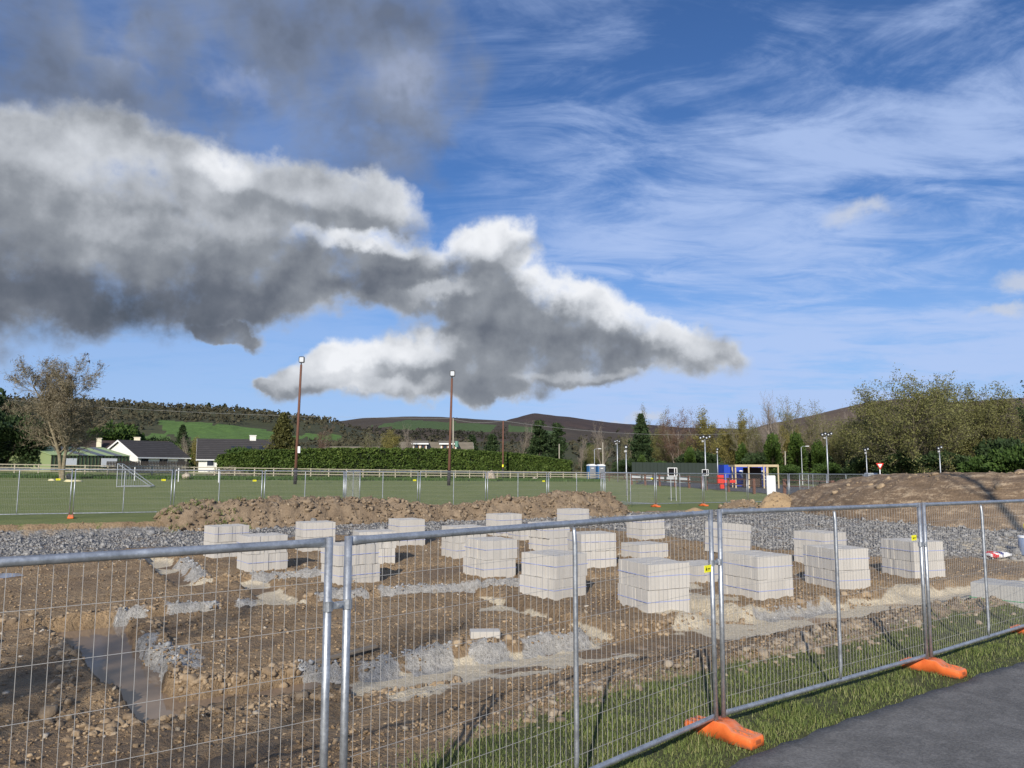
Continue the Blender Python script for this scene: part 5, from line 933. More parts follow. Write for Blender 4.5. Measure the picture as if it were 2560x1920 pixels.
place(LAUREL, 'evergreen_shrub', 615, 104, 'rounded shrub in front of the grey roof', 'shrub', None, 0, 0.95, names=('stem', 'foliage')); place(LAUREL2, 'evergreen_shrub', 395, 146, 'dark garden shrubs behind the white bungalow roof', 'shrub', None, 0, Hpx(395, 1098, 146) / 5.2, names=('stem', 'foliage')); place(LAUREL, 'evergreen_shrub', 440, 140, 'green garden shrub behind the bungalow eaves', 'shrub', None, 1, 1.3, names=('stem', 'foliage'))
# near ivy-covered trunk that ends the view on the right
IVT, gIT = ptree(161, 9, 0.22, (900, 0.1, LF_DARK, 0.14), BARK_DARK, BARK_DARK, 1, 0, 0.85, kids=[7, 3, 4], start=[0.45, 0.3, 0.2], ratio=[0.25, 0.5, 0.4]); x0 = W(2568, 1000, 42)
place(IVT, 'dead_tree', 0, 42, 'dark ivy-covered dead trunk with bare top branches beyond the mound', s=Hpx(2556, 950, 42) / topz(gIT), X=x0.x)
# bare trees behind the viewer, whose shadows cross the site
SHT, gSH = ptree(181, 18, 0.36, None, BARK_OAK, BARK_OAK, 1, 0, 0.9, kids=[9, 5, 5], start=[0.6, 0.3, 0.2], ratio=[0.22, 0.5, 0.4]); place(SHT, 'bare_tree', 0, 4.0, 'tall bare tree standing behind the path', X=14.0); place(BARE2, 'bare_tree', 0, -12.0, 'bare tree on the far side of the path behind the viewer', X=-9.5, s=1.0)

# ================================================================ hedge
def hedge():
    L = [(555, 100), (640, 101), (868, 106), (1130, 112), (1290, 117), (1425, 122)]; pts = [((u - 1280) / F * D, D) for u, D in L]; vt = [1138, 1126, 1120, 1122, 1133, 1152]; root = empty('hedge', (pts[2][0], pts[2][1], zg0(*pts[2]))); tag(root, 'long clipped evergreen hedge behind the timber fence', 'hedge')
    rs = np.random.default_rng(55); n = 52000; t = rs.random(n) * (len(pts) - 1); i = t.astype(int); f = t - i; A = np.array(pts); p = A[i] * (1 - f)[:, None] + A[i + 1] * f[:, None]; hts = np.array([W(u, v, D).z - zg0((u - 1280) / F * D, D) for (u, D), v in zip(L, vt)]); h = (hts[i] * (1 - f) + hts[i + 1] * f) * (1 + 0.06 * fbm(t * 9, t * 0, 4, 3))
    q = rs.random(n); w = 0.9 * (1 + 0.25 * fbm(t * 12, q * 5, 3, 8)); face = rs.random(n); zz = np.where(face < 0.72, h * rs.random(n) ** 0.8, h * rs.uniform(0.9, 1.0, n)); yy = np.where(face < 0.72, -w + rs.exponential(0.12, n), rs.uniform(-1, 1, n) * w)
    k = fbm(t * 26, zz * 1.3, 3, 17) > -0.22; base = np.array([zg0(*a) for a in pts]); bz = base[i] * (1 - f) + base[i + 1] * f; P = np.stack([p[:, 0] + rs.normal(0, 0.1, n), p[:, 1] + yy, bz + zz], 1)[k]
    o = link('foliage', leafmesh('foliage', P, 0.15, LF_HEDGE, 56), root); o.location = -root.location
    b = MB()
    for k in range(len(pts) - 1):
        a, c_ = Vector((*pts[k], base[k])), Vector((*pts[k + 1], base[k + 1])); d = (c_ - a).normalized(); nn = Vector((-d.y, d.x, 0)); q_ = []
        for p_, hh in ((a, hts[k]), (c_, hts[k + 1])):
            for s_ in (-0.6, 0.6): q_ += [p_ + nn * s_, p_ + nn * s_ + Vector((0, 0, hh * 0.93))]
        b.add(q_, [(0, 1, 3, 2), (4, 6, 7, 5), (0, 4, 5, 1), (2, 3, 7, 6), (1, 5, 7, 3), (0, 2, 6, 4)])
    o = b.build('shade_core', simple('hedge_inner_shade', (0.012, 0.018, 0.006), 1.0), root); o.location = -root.location  # solid near-black core: shade inside the hedge put into its colour
hedge()

# ================================================================ timber post and rail fence
TIM = simple('weathered_timber', (0.43, 0.385, 0.28), 0.9, 0, 0.18, 4, 0.4, 40); TIMB = simple('brown_stained_timber', (0.135, 0.062, 0.042), 0.85, 0, 0.2, 4)
def rail_fence(name, line, spacing, m, label, H=1.2, nr=3, psize=0.12, post_h=None, rail=0.09):
    root = empty(name, (*line[0], zg0(*line[0]))); tag(root, label, 'fence'); O = root.location; A = np.array(line); seg = np.hypot(*np.diff(A, axis=0).T); cum = np.concatenate([[0], np.cumsum(seg)]); n = int(cum[-1] / spacing); s = np.linspace(0, cum[-1], n + 1); px_ = np.interp(s, cum, A[:, 0]); py_ = np.interp(s, cum, A[:, 1]); pz_ = [zg0(a, b) for a, b in zip(px_, py_)]
    pm = MB().box((0, 0, (H + 0.02) / 2 - 0.1), (psize, psize, H + 0.22)).mesh('post', m, False, 0.008)
    for a, b, c_ in zip(px_, py_, pz_): link('post', pm, root, (a - O.x, b - O.y, c_ - O.z), (0, prnd.uniform(-.02, .02), prnd.uniform(-.1, .1)))
    for i in range(n):
        a = Vector((px_[i], py_[i], pz_[i])); b = Vector((px_[i + 1], py_[i + 1], pz_[i + 1])); d = b - a; ang = math.atan2(d.y, d.x); nn = Vector((math.sin(ang), -math.cos(ang), 0)) * (psize / 2 + 0.012)
        key = ('rail', round(d.length, 1), m.name)
        if key not in _pan: _pan[key] = MB().box((0, 0, 0), (round(d.length, 1) + 0.04, 0.038, rail)).mesh('rail', m)
        for k in range(nr): link('rail', _pan[key], root, (a + b) / 2 + nn - O + Vector((0, 0, H - 0.06 - k * (H - 0.25) / nr * 1.0)), (0, -math.asin(d.z / d.length), ang))
    return root
def LP(lst): return [((u - 1280) / F * D, D) for u, D in lst]
rail_fence('timber_fence', LP([(-80, 78), (0, 80), (430, 86), (868, 95), (1280, 108), (1500, 115)]), 2.15, TIM, 'long weathered three-rail timber fence along the playing field')
rail_fence('timber_fence', LP([(1500, 113), (1590, 104)]), 2.2, TIMB, 'short brown timber fence beside the portable toilets', 1.15)
rail_fence('car_park_rail', LP([(1577, 92), (1700, 82), (1752, 77)]), 2.9, TIMB, 'dark brown rail fence with white boards along the car park', 1.25, 2, 0.22)
rail_fence('car_park_rail', LP([(1762, 74), (1880, 65)]), 3.4, TIMB, 'dark brown rail fence before the timber shelter', 1.25, 2, 0.2); rail_fence('car_park_rail', LP([(1955, 66), (2020, 62), (2075, 60)]), 3.2, TIMB, 'dark brown rail fence beside the earth mound', 1.25, 2, 0.24)
# long grass along the timber fence
rs = np.random.default_rng(43); n = 46000; A = np.array(LP([(-80, 75), (0, 77), (430, 82), (868, 91), (1280, 103), (1500, 110)])); t = rs.random(n) * 5; i = np.minimum(t.astype(int), 4); f = t - i; p = A[i] * (1 - f)[:, None] + A[i + 1] * f[:, None]; x = p[:, 0] + rs.normal(0, .3, n); y = p[:, 1] + rs.uniform(-4.2, 3.6, n); z = ground(x, y, False)
GL = blade_mat('long_grass', [(0.1, (0.030, 0.068, 0.014)), (0.5, (0.060, 0.125, 0.026)), (0.9, (0.125, 0.190, 0.055))]); blades('long_grass', x, y, z, np.clip(0.32 + 0.25 * fbm(x * 0.5, y * 0.8, 3, 5), 0.1, 0.7), 0.035 + 0 * x, GL, 'strip of longer grass along the timber fence', 'grass', 44, 0.5)
# ================================================================ hills
def inpoly(u, v, poly):
    r = np.zeros(u.shape, bool); n = len(poly); j = n - 1
    for i in range(n):
        (xi, yi), (xj, yj) = poly[i], poly[j]; c_ = ((yi > v) != (yj > v)) & (u < (xj - xi) * (v - yi) / (yj - yi + 1e-9) + xi); r ^= c_; j = i
    return r
def hillmat(name, stops, field=(0.075, 0.125, 0.034), scale=0.012):
    m, t = mat(name, 1.0); A = t.node('ShaderNodeAttribute', attribute_name='fld').outputs['Fac']; n = t.noise(t.pos, scale, 7, 0.65); n2 = t.noise(t.pos, scale * 12, 4, 0.65)
    c_ = t.ramp(t.math('ADD', t.math('MULTIPLY', n, 0.6), t.math('MULTIPLY', n2, 0.4)), stops); f = t.ramp(n2, [(0.3, tuple(x * 0.8 for x in field)), (0.7, tuple(x * 1.25 for x in field))])
    t.put(t.b.inputs['Base Color'], t.mix(t.ss(t.math('ADD', A, t.math('MULTIPLY', t.math('SUBTRACT', n2, 0.5), 0.3)), 0.4, 0.6), c_, f)); t.put(t.b.inputs['Normal'], t.bump(n2, 0.6, 3.0)); return m
HILLS = {}
def hill(name, ridge, D, D0, m, fields=(), amp=0.02, pw_=1.0, ext=True):
    """a rounded ridge: ridge = (u, v) along its skyline at distance D, foot at D0"""
    U = np.array([p[0] for p in ridge], float); Vv = np.array([p[1] for p in ridge], float)
    n = 170 if U[0] > -1000 else 420; u = np.linspace(U[0], U[-1], n); v = np.interp(u, U, Vv); k = np.array([1, 2, 3, 2, 1]) / 9.0; v = np.convolve(np.pad(v, 2, mode='edge'), k, 'valid')
    rid = np.array([W(a, b, D) for a, b in zip(u, v)]); rows = 46; X = np.zeros((rows, n)); Y = X.copy(); Z = X.copy()
    for i in range(rows):
        t = i / 32.0
        if t <= 1: d = D0 + (D - D0) * t; f = (math.sin(t * math.pi / 2)) ** (1.6 * pw_)
        else: d = D + (t - 1) * D * 0.9; f = max(0.0, math.cos((t - 1) * 1.9)) 
        X[i] = rid[:, 0] * (0.35 + 0.65 * d / D) if False else rid[:, 0] * d / D; Y[i] = d; Z[i] = -3 + (rid[:, 2] + 3) * f
    am = (D * amp * fbm(X / (D * 0.10), Y / (D * 0.10), 4, 500 + int(D) % 97)) * np.sin(np.clip((Y - D0) / (D - D0), 0, 1) * np.pi) ; Z = Z + am
    uu = 1280 + F * X / Y; c, s = math.cos(TH), math.sin(TH); vv = 960 - F * ((Z - EZ) * c - Y * s) / (Y * c + (Z - EZ) * s)
    fl = np.zeros(X.shape, bool)
    for poly in fields: fl |= inpoly(uu, vv, poly)
    fl &= (np.arange(rows)[:, None] <= 33)
    ii = (np.arange(rows - 1)[:, None] * n + np.arange(n - 1)[None]).ravel(); me = npmesh(name, np.stack([X, Y, Z], -1).reshape(-1, 3), np.stack([ii, ii + 1, ii + n + 1, ii + n], 1), m, True); me.attributes.new('fld', 'FLOAT', 'POINT').data.foreach_set('value', fl.ravel().astype(np.float32))
    tag(link(name, me), kind='structure'); HILLS[name] = (X, Y, Z, uu, vv, fl); return X, Y, Z
HM = hillmat('hill_moor', [(0.3, (0.030, 0.022, 0.020)), (0.5, (0.052, 0.036, 0.032)), (0.7, (0.085, 0.058, 0.045))]); HW = hillmat('hill_wooded', [(0.3, (0.030, 0.034, 0.016)), (0.5, (0.055, 0.058, 0.026)), (0.7, (0.09, 0.085, 0.042))], (0.085, 0.150, 0.034)); HB = hillmat('hill_heather', [(0.3, (0.075, 0.050, 0.036)), (0.5, (0.120, 0.085, 0.058)), (0.7, (0.175, 0.130, 0.088))])
HF = hillmat('hill_far_fields', [(0.3, (0.040, 0.032, 0.024)), (0.5, (0.062, 0.048, 0.034)), (0.7, (0.085, 0.066, 0.045))], (0.062, 0.098, 0.032))
hill('far_mountain', [(1150, 1100), (1230, 1072), (1270, 1052), (1335, 1037), (1420, 1046), (1500, 1056), (1560, 1063), (1700, 1072), (1900, 1078), (2050, 1090)], 4200, 2300, HM, amp=0.006)
hill('far_hill', [(700, 1100), (830, 1060), (900, 1051), (980, 1047), (1080, 1047), (1180, 1052), (1280, 1056), (1400, 1068), (1550, 1085), (1700, 1110)], 2600, 1300, HF, [[(930, 1064), (1020, 1050), (1150, 1056), (1240, 1062), (1225, 1082), (1060, 1072), (960, 1070)], [(1270, 1062), (1330, 1070), (1430, 1084), (1270, 1082)]], amp=0.006)
hill('heather_hill', [(1780, 1110), (1900, 1072), (2000, 1050), (2080, 1033), (2160, 1016), (2250, 1007), (2340, 1012), (2420, 1014), (2500, 1008), (2600, 1000), (2900, 985)], 1500, 560, HB, amp=0.006)
hill('wooded_hill', [(-3200, 1040), (-2000, 1015), (-500, 1000), (-100, 1006), (60, 1012), (200, 1015), (330, 1022), (430, 1030), (520, 1033), (620, 1040), (700, 1048), (800, 1058), (900, 1082), (1000, 1108), (1150, 1130)], 900, 330, HW, [[(395, 1050), (470, 1055), (560, 1062), (640, 1070), (700, 1080), (760, 1095), (640, 1112), (520, 1100), (440, 1092), (410, 1078)], [(760, 1085), (860, 1090), (850, 1106), (780, 1100)], [(330, 1090), (420, 1086), (430, 1110), (330, 1112)]], amp=0.006)
hill('valley_slope', [(-2500, 1120), (-300, 1132), (300, 1125), (700, 1118), (1000, 1108), (1300, 1105), (1500, 1110), (1700, 1118), (2100, 1120), (2700, 1100)], 420, 190, HW, [], amp=0.004)
# woods on the slopes: one mass of far crowns each
CR = rock_variants(10, 1, 71, 0.9, 0.30)
def woods(hn, n, size, label, seed, m, cond):
    X, Y, Z, uu, vv, fl = HILLS[hn]; rs = np.random.default_rng(seed); i = rs.integers(2, 33, n * 4); j = rs.integers(0, X.shape[1] - 1, n * 4); f = rs.random(n * 4); k = (~fl[i, j]) & (~fl[np.minimum(i + 1, 45), j]) & cond(uu[i, j], vv[i, j], fbm(X[i, j] / 130, Y[i, j] / 130, 3, seed)); i, j, f = i[k][:n], j[k][:n], f[k][:n]
    x = X[i, j] * (1 - f) + X[i, j + 1] * f; y = Y[i, j] + rs.normal(0, 6, len(i)); z = Z[i, j] * (1 - f) + Z[i, j + 1] * f; s = size * rs.uniform(0.55, 1.25, len(i)); q = 11; d = rs.normal(0, 1, (len(i), q, 3)); d /= np.linalg.norm(d, axis=2)[..., None]
    P = np.stack([x, y, z + s * 0.7], 1)[:, None, :] + d * s[:, None, None] * [1, 1, 1.15] * rs.uniform(0.45, 1.0, (len(i), q, 1)); V, Fc = leaf_tris(P.reshape(-1, 3), size * 0.36, rs, 0.0, 0.75); stuff(hn + '_wood', V, Fc, m, label, 'wood')
def crownmat(name, stops, sc_=0.12):
    m, t = mat(name, 1.0); n = t.noise(t.pos, sc_, 3, 0.6); n2 = t.noise(t.pos, 0.9, 4, 0.7); t.put(t.b.inputs['Base Color'], t.ramp(t.math('ADD', t.math('MULTIPLY', n, 0.55), t.math('MULTIPLY', n2, 0.45)), stops)); t.put(t.b.inputs['Normal'], t.bump(n2, 1.0, 1.2)); return m
CWD = crownmat('far_wood_dark', [(0.3, (0.014, 0.018, 0.010)), (0.55, (0.034, 0.036, 0.020)), (0.75, (0.060, 0.054, 0.032))]); CWB = crownmat('far_wood_brown', [(0.3, (0.045, 0.044, 0.026)), (0.55, (0.085, 0.078, 0.046)), (0.75, (0.125, 0.112, 0.066))])
woods('wooded_hill', 8000, 3.6, 'mixed wood covering the near hillside behind the bungalows', 601, CWB, lambda u, v, q: (q > -0.25) & ((v < 1062) | (q > 0.05) | (u < 390)))
woods('far_hill', 900, 6.0, 'dark belt of conifers on the far hill', 603, CWD, lambda u, v, q: (v > 1072) & (v < 1098) & (u < 1330))
woods('far_mountain', 200, 14.0, 'dark plantation below the far mountain', 605, CWD, lambda u, v, q: (v > 1080) & (q > -.1))
woods('valley_slope', 4200, 2.0, 'brown bare wood on the valley slope', 607, CWB, lambda u, v, q: (v > 1108) & (q > -0.35))
# wind-blown pines that stand apart on the skyline
SKY = conifer(171, 10, 2.8, LF_DARK, n=1500, layers=7, size=0.7, low=0.5, pine=True)
X, Y, Z, uu, vv, fl = HILLS['wooded_hill']; rj = random.Random(9)
for k in range(34):
    u = [480, 492, 505, 520, 536, 548, 560, 575, 590][k] if k < 9 else 600 + (k - 9) * 9 + rj.uniform(-3, 3); j = int(np.argmin(np.abs(uu[32] - u))); s = rj.uniform(0.75, 1.1) if k >= 9 else rj.uniform(0.9, 1.35)
    place(SKY, 'skyline_pine', 0, float(Y[32, j]), 'dark pine standing on the hill skyline', 'tree', 'pines along the hill skyline', k, s, float(Z[32, j]) - 0.8, X=float(np.interp(u, uu[32], X[32])))

# ================================================================ buildings
def roofmat(name, col):
    m, t = mat(name, 0.85); w = t.node('ShaderNodeTexWave', bands_direction='Z'); t.put(w.inputs['Vector'], t.obj); w.inputs['Scale'].default_value = 1.1; w.inputs['Distortion'].default_value = 0.3; n = t.noise(t.obj, 1.2, 5, 0.65)
    t.put(t.b.inputs['Base Color'], t.mix(t.math('MULTIPLY', t.ss(w.outputs['Fac'], 0.25, 0.5), 0.6), tuple(x * 0.55 for x in col), t.ramp(n, [(0.3, tuple(x * 0.75 for x in col)), (0.7, tuple(x * 1.25 for x in col))]))); t.put(t.b.inputs['Normal'], t.bump(w.outputs['Fac'], 0.5, 0.05)); return m
RENDW = simple('white_render', (0.78, 0.76, 0.70), 0.9, 0, 0.06, 1.2); RENDC = simple('cream_render', (0.74, 0.68, 0.50), 0.9, 0, 0.06, 1.2); RENDG = simple('grey_render', (0.44, 0.43, 0.41), 0.9); RF_D = roofmat('dark_tile', (0.072, 0.066, 0.064)); RF_B = roofmat('brown_tile', (0.085, 0.058, 0.050)); RF_T = roofmat('tan_tile', (0.25, 0.215, 0.16)); GLASS = simple('window_glass', (0.03, 0.035, 0.045), 0.08, 0, 0.02, 2, spec=0.6); FRM = simple('window_frame', (0.75, 0.75, 0.74), 0.5); DKT = simple('dark_timber', (0.03, 0.025, 0.022), 0.85); GRN = simple('shed_green', (0.235, 0.29, 0.14), 0.6, 0, 0.05); GRNR = simple('pale_green_roof', (0.36, 0.45, 0.21), 0.5, 0, 0.06); SLATE = simple('clear_roof_sheet', (0.085, 0.105, 0.13), 0.3, 0, 0.1)
def house(u, D, Lh, dep, eave, ridge, rz, wm, rm, label, wins=(), chim=(), skyl=(), name='bungalow', barge=True):
    """gabled house: x along the ridge, front towards -y; wins (x, z, w, h, side)"""
    x = (u - 1280) / F * D; r = empty(name, (x, D, zg0(x, D) - 0.1 if D < 160 else 0), rz); tag(r, label, 'house'); hy = dep / 2; hx = Lh / 2
    b = MB(); b.prism([(-hy, 0), (hy, 0), (hy, eave), (0, ridge - 0.12), (-hy, eave)], -hx, hx, 'x'); b.build('wall', wm, r)
    o = 0.35; k = (ridge - eave) / hy; rf = MB()
    for s_ in (-1, 1): rf.add([(-hx - o, s_ * (hy + o), eave - k * o), (hx + o, s_ * (hy + o), eave - k * o), (hx + o, 0, ridge), (-hx - o, 0, ridge), (-hx - o, s_ * (hy + o), eave - k * o + .14), (hx + o, s_ * (hy + o), eave - k * o + .14), (hx + o, 0, ridge + .14), (-hx - o, 0, ridge + .14)], [(0, 1, 2, 3), (4, 5, 6, 7), (0, 1, 5, 4), (1, 2, 6, 5), (2, 3, 7, 6), (3, 0, 4, 7)])
    ro = rf.build('roof', rm, r)
    for (cx, cy, h, w) in chim:
        c_ = MB(); c_.box((cx, cy, ridge + h / 2 - 0.5), (w, w * .8, h + 1)).box((cx, cy, ridge + h - .02), (w + .12, w * .8 + .12, .12)); co = c_.build('chimney', wm if wm is not RENDG else RENDC, ro)
    for (sx, f, w, h) in skyl:
        y_ = -(hy + o) * (1 - f); z_ = ridge - k * abs(y_) + .17; MB().box((0, 0, 0), (w, h, .06)).build('skylight', GLASS, ro, (sx, y_, z_), (math.atan(k), 0, 0))
    if barge:
        for s_ in (-1, 1):
            for q in (-1, 1): g = MB(); g.add([(s_ * (hx + o + .02), q * (hy + o), eave - k * o - .12), (s_ * (hx + o + .02), q * (hy + o), eave - k * o + .12), (s_ * (hx + o + .02), 0, ridge + .12), (s_ * (hx + o + .02), 0, ridge - .12), (s_ * (hx + o - .05), q * (hy + o), eave - k * o - .12), (s_ * (hx + o - .05), q * (hy + o), eave - k * o + .12), (s_ * (hx + o - .05), 0, ridge + .12), (s_ * (hx + o - .05), 0, ridge - .12)], [(0, 1, 2, 3), (7, 6, 5, 4), (0, 4, 5, 1), (1, 5, 6, 2), (2, 6, 7, 3), (3, 7, 4, 0)]); g.build('bargeboard', FRM, r)
        MB().box((0, -hy - o - .04, eave - k * o + .02), (Lh + 2 * o, .1, .16)).build('gutter', FRM, r)
    for (wx, wz, ww, wh, side) in wins:
        if side == 'f': c_, d1, d2 = (wx, -hy - .02, wz), (ww + .16, .08, wh + .16), (ww, .1, wh)
        else: s_ = -1 if side == 'l' else 1; c_, d1, d2 = (s_ * (hx + .02), wx, wz), (.08, ww + .16, wh + .16), (.1, ww, wh)
        wo = MB().box(c_, d1).build('window', FRM, r); MB().box((c_[0] - (.0 if side == 'f' else -.0), c_[1] - (.012 if side == 'f' else 0), c_[2]), d2).build('pane', GLASS, wo)
    return r
# white gabled bungalow (front gable faces the field on its left), the brown roofs behind it, grey-roofed one, dormer house
house(366, 112, 8.6, 7.4, 2.1, 4.3, R(66), RENDW, RF_D, 'white gabled bungalow with dark tiled roof', [(-3.2, 1.5, 1.2, 1.1, 'f'), (0, 1.5, 1.4, 1.1, 'f'), (3.2, 1.5, 1.2, 1.1, 'f'), (-.4, 1.2, 1.6, 1.3, 'l')], [])
house(318, 126, 12, 7.5, 2.5, 4.8, R(20), RENDC, RF_B, 'brown-roofed house with square cream chimney behind the white bungalow', [(-2, 1.5, 1.2, 1.0, 'f')], [(1.6, 0, .7, .9), (-3.6, -2.4, .4, .7)], [(-2.4, .35, .8, 1.0), (-1.2, .6, .8, 1.0)])
house(170, 124, 10, 6.5, 2.3, 4.2, R(30), RENDC, RF_B, 'brown-roofed house with cream gables behind the green shed', [(0, 1.4, 1.2, 1.0, 'f')])
house(592, 118, 10.4, 8.5, 2.1, 5.0, R(22), RENDW, RF_D, 'grey-roofed bungalow with three skylights beside the hedge', [(-3.6, 1.5, .9, .9, 'f'), (-1, 1.5, 1.4, 1.0, 'f'), (2, 1.5, 1.4, 1.0, 'f')], [(2.4, 0, .7, .9)], [(-.4, .52, .7, 1.1), (1.8, .52, .7, 1.1), (3.6, .52, .7, 1.1)])
house(880, 150, 10, 7, 3.0, 5.0, R(6), RENDW, RF_T, 'tan-roofed house with white gable showing over the hedge', [(0, 1.6, 1.2, 1.0, 'f')], [], [])
r = house(1090, 152, 14, 9, 3.2, 6.3, R(8), RENDW, RF_T, 'tan-roofed house with two white dormers behind the hedge', [(-3, 1.6, 1.4, 1.0, 'f'), (2, 1.6, 1.4, 1.0, 'f')], [], [(-1.0, .45, .8, 1.0), (-5.2, .35, .6, .7)], name='dormer_house')
for (dx, w) in ((-3.2, 2.6), (2.3, 3.0)):
    d_ = MB().box((dx, -2.6, 5.1), (w, 2.6, 1.7)).build('dormer', RENDW, r); MB().prism([(-4.4, 5.85), (-0.6, 6.5), (-0.6, 6.68), (-4.4, 6.03)], dx - w / 2 - .35, dx + w / 2 + .35, 'x').build('dormer_roof', RF_T, d_); MB().box((dx, -4.42, 5.95), (w + .7, .08, .26)).build('fascia', FRM, d_)
    for q in (-1, 1): wn = MB().box((dx + q * w * .24, -3.92, 5.2), (w * .36, .06, 1.1)).build('window', simple('dormer_timber', (0.30, 0.14, 0.06), 0.7), d_); MB().box((dx + q * w * .24, -3.95, 5.2), (w * .24, .06, .9)).build('pane', GLASS, wn)
house(1180, 146, 5.5, 6, 2.6, 4.6, R(8), RENDW, RF_T, 'low tan-roofed annexe with white gable beside the dormer house', [(0, 1.4, 1.0, .9, 'f')])
# green shed with see-through roof sheets and slatted front
x = (165 - 1280) / F * 100; r = empty('green_shed', (x, 101, zg0(x, 101) - .05), R(62)); tag(r, 'long green shed with pale green roof and clear roof strips', 'shed'); b = MB(); b.prism([(-4.5, 0), (4.5, 0), (4.5, 2.0), (1.2, 3.1), (-4.5, 2.0)], -5.0, 5.6, 'x'); b.build('wall', GRN, r)
k = (3.2 - 2.0) / 5.7
for i in range(9):
    y0_, y1_ = -4.7, 1.2; x0_ = -5.2 + i * 1.2; rp = MB(); rp.add([(x0_, y0_, 2.02), (x0_ + 1.2, y0_, 2.02), (x0_ + 1.2, y1_, 3.2), (x0_, y1_, 3.2), (x0_, y0_, 2.08), (x0_ + 1.2, y0_, 2.08), (x0_ + 1.2, y1_, 3.26), (x0_, y1_, 3.26)], [(0, 1, 2, 3), (4, 5, 6, 7), (0, 1, 5, 4), (1, 2, 6, 5), (2, 3, 7, 6), (3, 0, 4, 7)]); rp.build('roof_sheet', SLATE if i in (3, 5, 7) else GRNR, r)
for i in range(22): MB().box((-4.9 + i * 0.48, -4.56, 1.0), (.12, .06, 1.95)).build('slat', DKT, r)
MB().box((2.6, -4.62, 1.15), (2.2, .04, 1.1)).build('white_panel', WHITE, r); MB().box((-2.6, -4.62, 1.2), (1.6, .04, .9)).build('white_panel', WHITE, r)
# dark fence and clutter before the bungalow
x = (420 - 1280) / F * 100; r = empty('dark_fence', (x - 4, 99, zg0(x - 4, 99)), R(4)); tag(r, 'low dark board fence before the white bungalow', 'fence')
bm_ = MB().box((0, 0, .75), (.14, .03, 1.5)).mesh('board', DKT)
for i in range(54): link('board', bm_, r, (-3 + i * .19, 0, 0))
for z_ in (.4, 1.25): MB().box((2.1, .03, z_), (10.4, .05, .08)).build('rail', DKT, r)
x = (575 - 1280) / F * 92; bp = empty('brush_pile', (x, 92, zg0(x, 92))); tag(bp, 'pile of cut brown branches behind the timber fence', 'brush pile'); b = MB(); rr = random.Random(4)
for i in range(260): a = rr.uniform(0, 6.28); q = Vector((rr.gauss(0, 1.7), rr.gauss(0, .7), 0)); h_ = max(0.05, 1.25 - abs(q.x) * .32) * rr.random(); L_ = rr.uniform(.5, 1.6); e = Vector((math.cos(a) * L_ / 2, math.sin(a) * L_ / 2, rr.uniform(-.2, .35))); c_ = Vector((q.x, q.y, h_)); b.tube([c_ - e, c_ + e], [rr.uniform(.015, .035), .008], 4, cap=False)
o = b.build('branches', BARK_PALE, bp); o['kind'] = 'stuff'

# ================================================================ poles, lamps and lines
POLE = simple('brown_pole', (0.155, 0.075, 0.052), 0.9, 0, 0.25, 3); POLEG = simple('grey_timber_pole', (0.34, 0.31, 0.245), 0.9, 0, 0.2, 3); DKM = simple('dark_metal', (0.03, 0.03, 0.033), 0.5, 0.3); LENS = simple('lamp_lens', (0.55, 0.57, 0.60), 0.25, 0, 0.03); TARB = simple('tarred_butt', (0.035, 0.033, 0.035), 0.8)
def upole(u, vtop, ub, D, m, label, r0=.15, r1=.10, name='lighting_pole', cat='pole'):
    t_ = W(u, vtop, D); xb = W(ub, 1190, D).x; zb = zg0(xb, D) if D < 160 else 0.0; r = empty(name, (xb, D, zb)); tag(r, label, cat); top = Vector((t_.x - xb, 0, t_.z - zb)); MB().tube([(0, 0, -.2), top * .5, top], [r0, (r0 + r1) / 2, r1], 10).build('pole', m, r, smooth=True); MB().tube([(0, 0, -.1), top.normalized() * 1.5], r0 + .012, 10).build('butt', TARB, r, smooth=True); return r, top
for (u, ub, vt, D, lb, box) in ((753, 738, 912, 72, 'tall brown pole with a square floodlight and white box', True), (1130, 1122, 946, 76, 'tall brown pole with a square floodlight beside the transformer pole', False)):
    r, t_ = upole(u, vt, ub, D, POLE, lb); 
    fl_ = MB().prism(rrect(.52, .60, .1), -.09, .09, 'y').build('floodlight', DKM, r, (t_.x + .05, -.05, t_.z + .48)); MB().prism(rrect(.38, .44, .06), -.11, -.08, 'y').build('lens', LENS, fl_); MB().tube([(0, 0, -.1), (0, 0, .30)], .06, 8).build('bracket', DKM, r, (t_.x, 0, t_.z))
    if box: MB().box((.30, -.05, 3.2), (.22, .12, .6)).build('white_box', WHITE, r); MB().box((.12, 0, 2.85), (.35, .06, .06)).build('arm', DKM, r)
CABS = []
r, t_ = upole(1133, 1046, 1133, 118, POLEG, 'weathered utility pole carrying a green transformer', .14, .10, 'utility_pole'); p1 = Vector(r.location) + t_
MB().tube([(.5, -.1, t_.z - 4.4), (.5, -.1, t_.z - 3.5)], .28, 12).build('transformer', simple('transformer_green', (0.12, 0.26, 0.19), 0.5), r); MB().box((0, 0, t_.z - .15), (1.3, .1, .1)).build('crossarm', DKM, r)
for q in (-.5, 0, .5): MB().tube([(q, 0, t_.z - .1), (q, 0, t_.z + .18)], .05, 6).build('insulator', DKM, r)
r, t_ = upole(1258, 1052, 1257, 112, POLE, 'dark brown utility pole with a yellow tag before the hedge', .13, .10, 'utility_pole'); MB().box((0, -.16, 1.9), (.2, .02, .35)).build('yellow_tag', YEL, r); p2 = Vector(r.location) + t_
r, t_ = upole(1868, 1082, 1867, 125, POLEG, 'pale utility pole behind the blue container', .14, .10, 'utility_pole'); MB().box((0, 0, t_.z - .1), (1.4, .1, .1)).build('crossarm', DKM, r); p3 = Vector(r.location) + t_
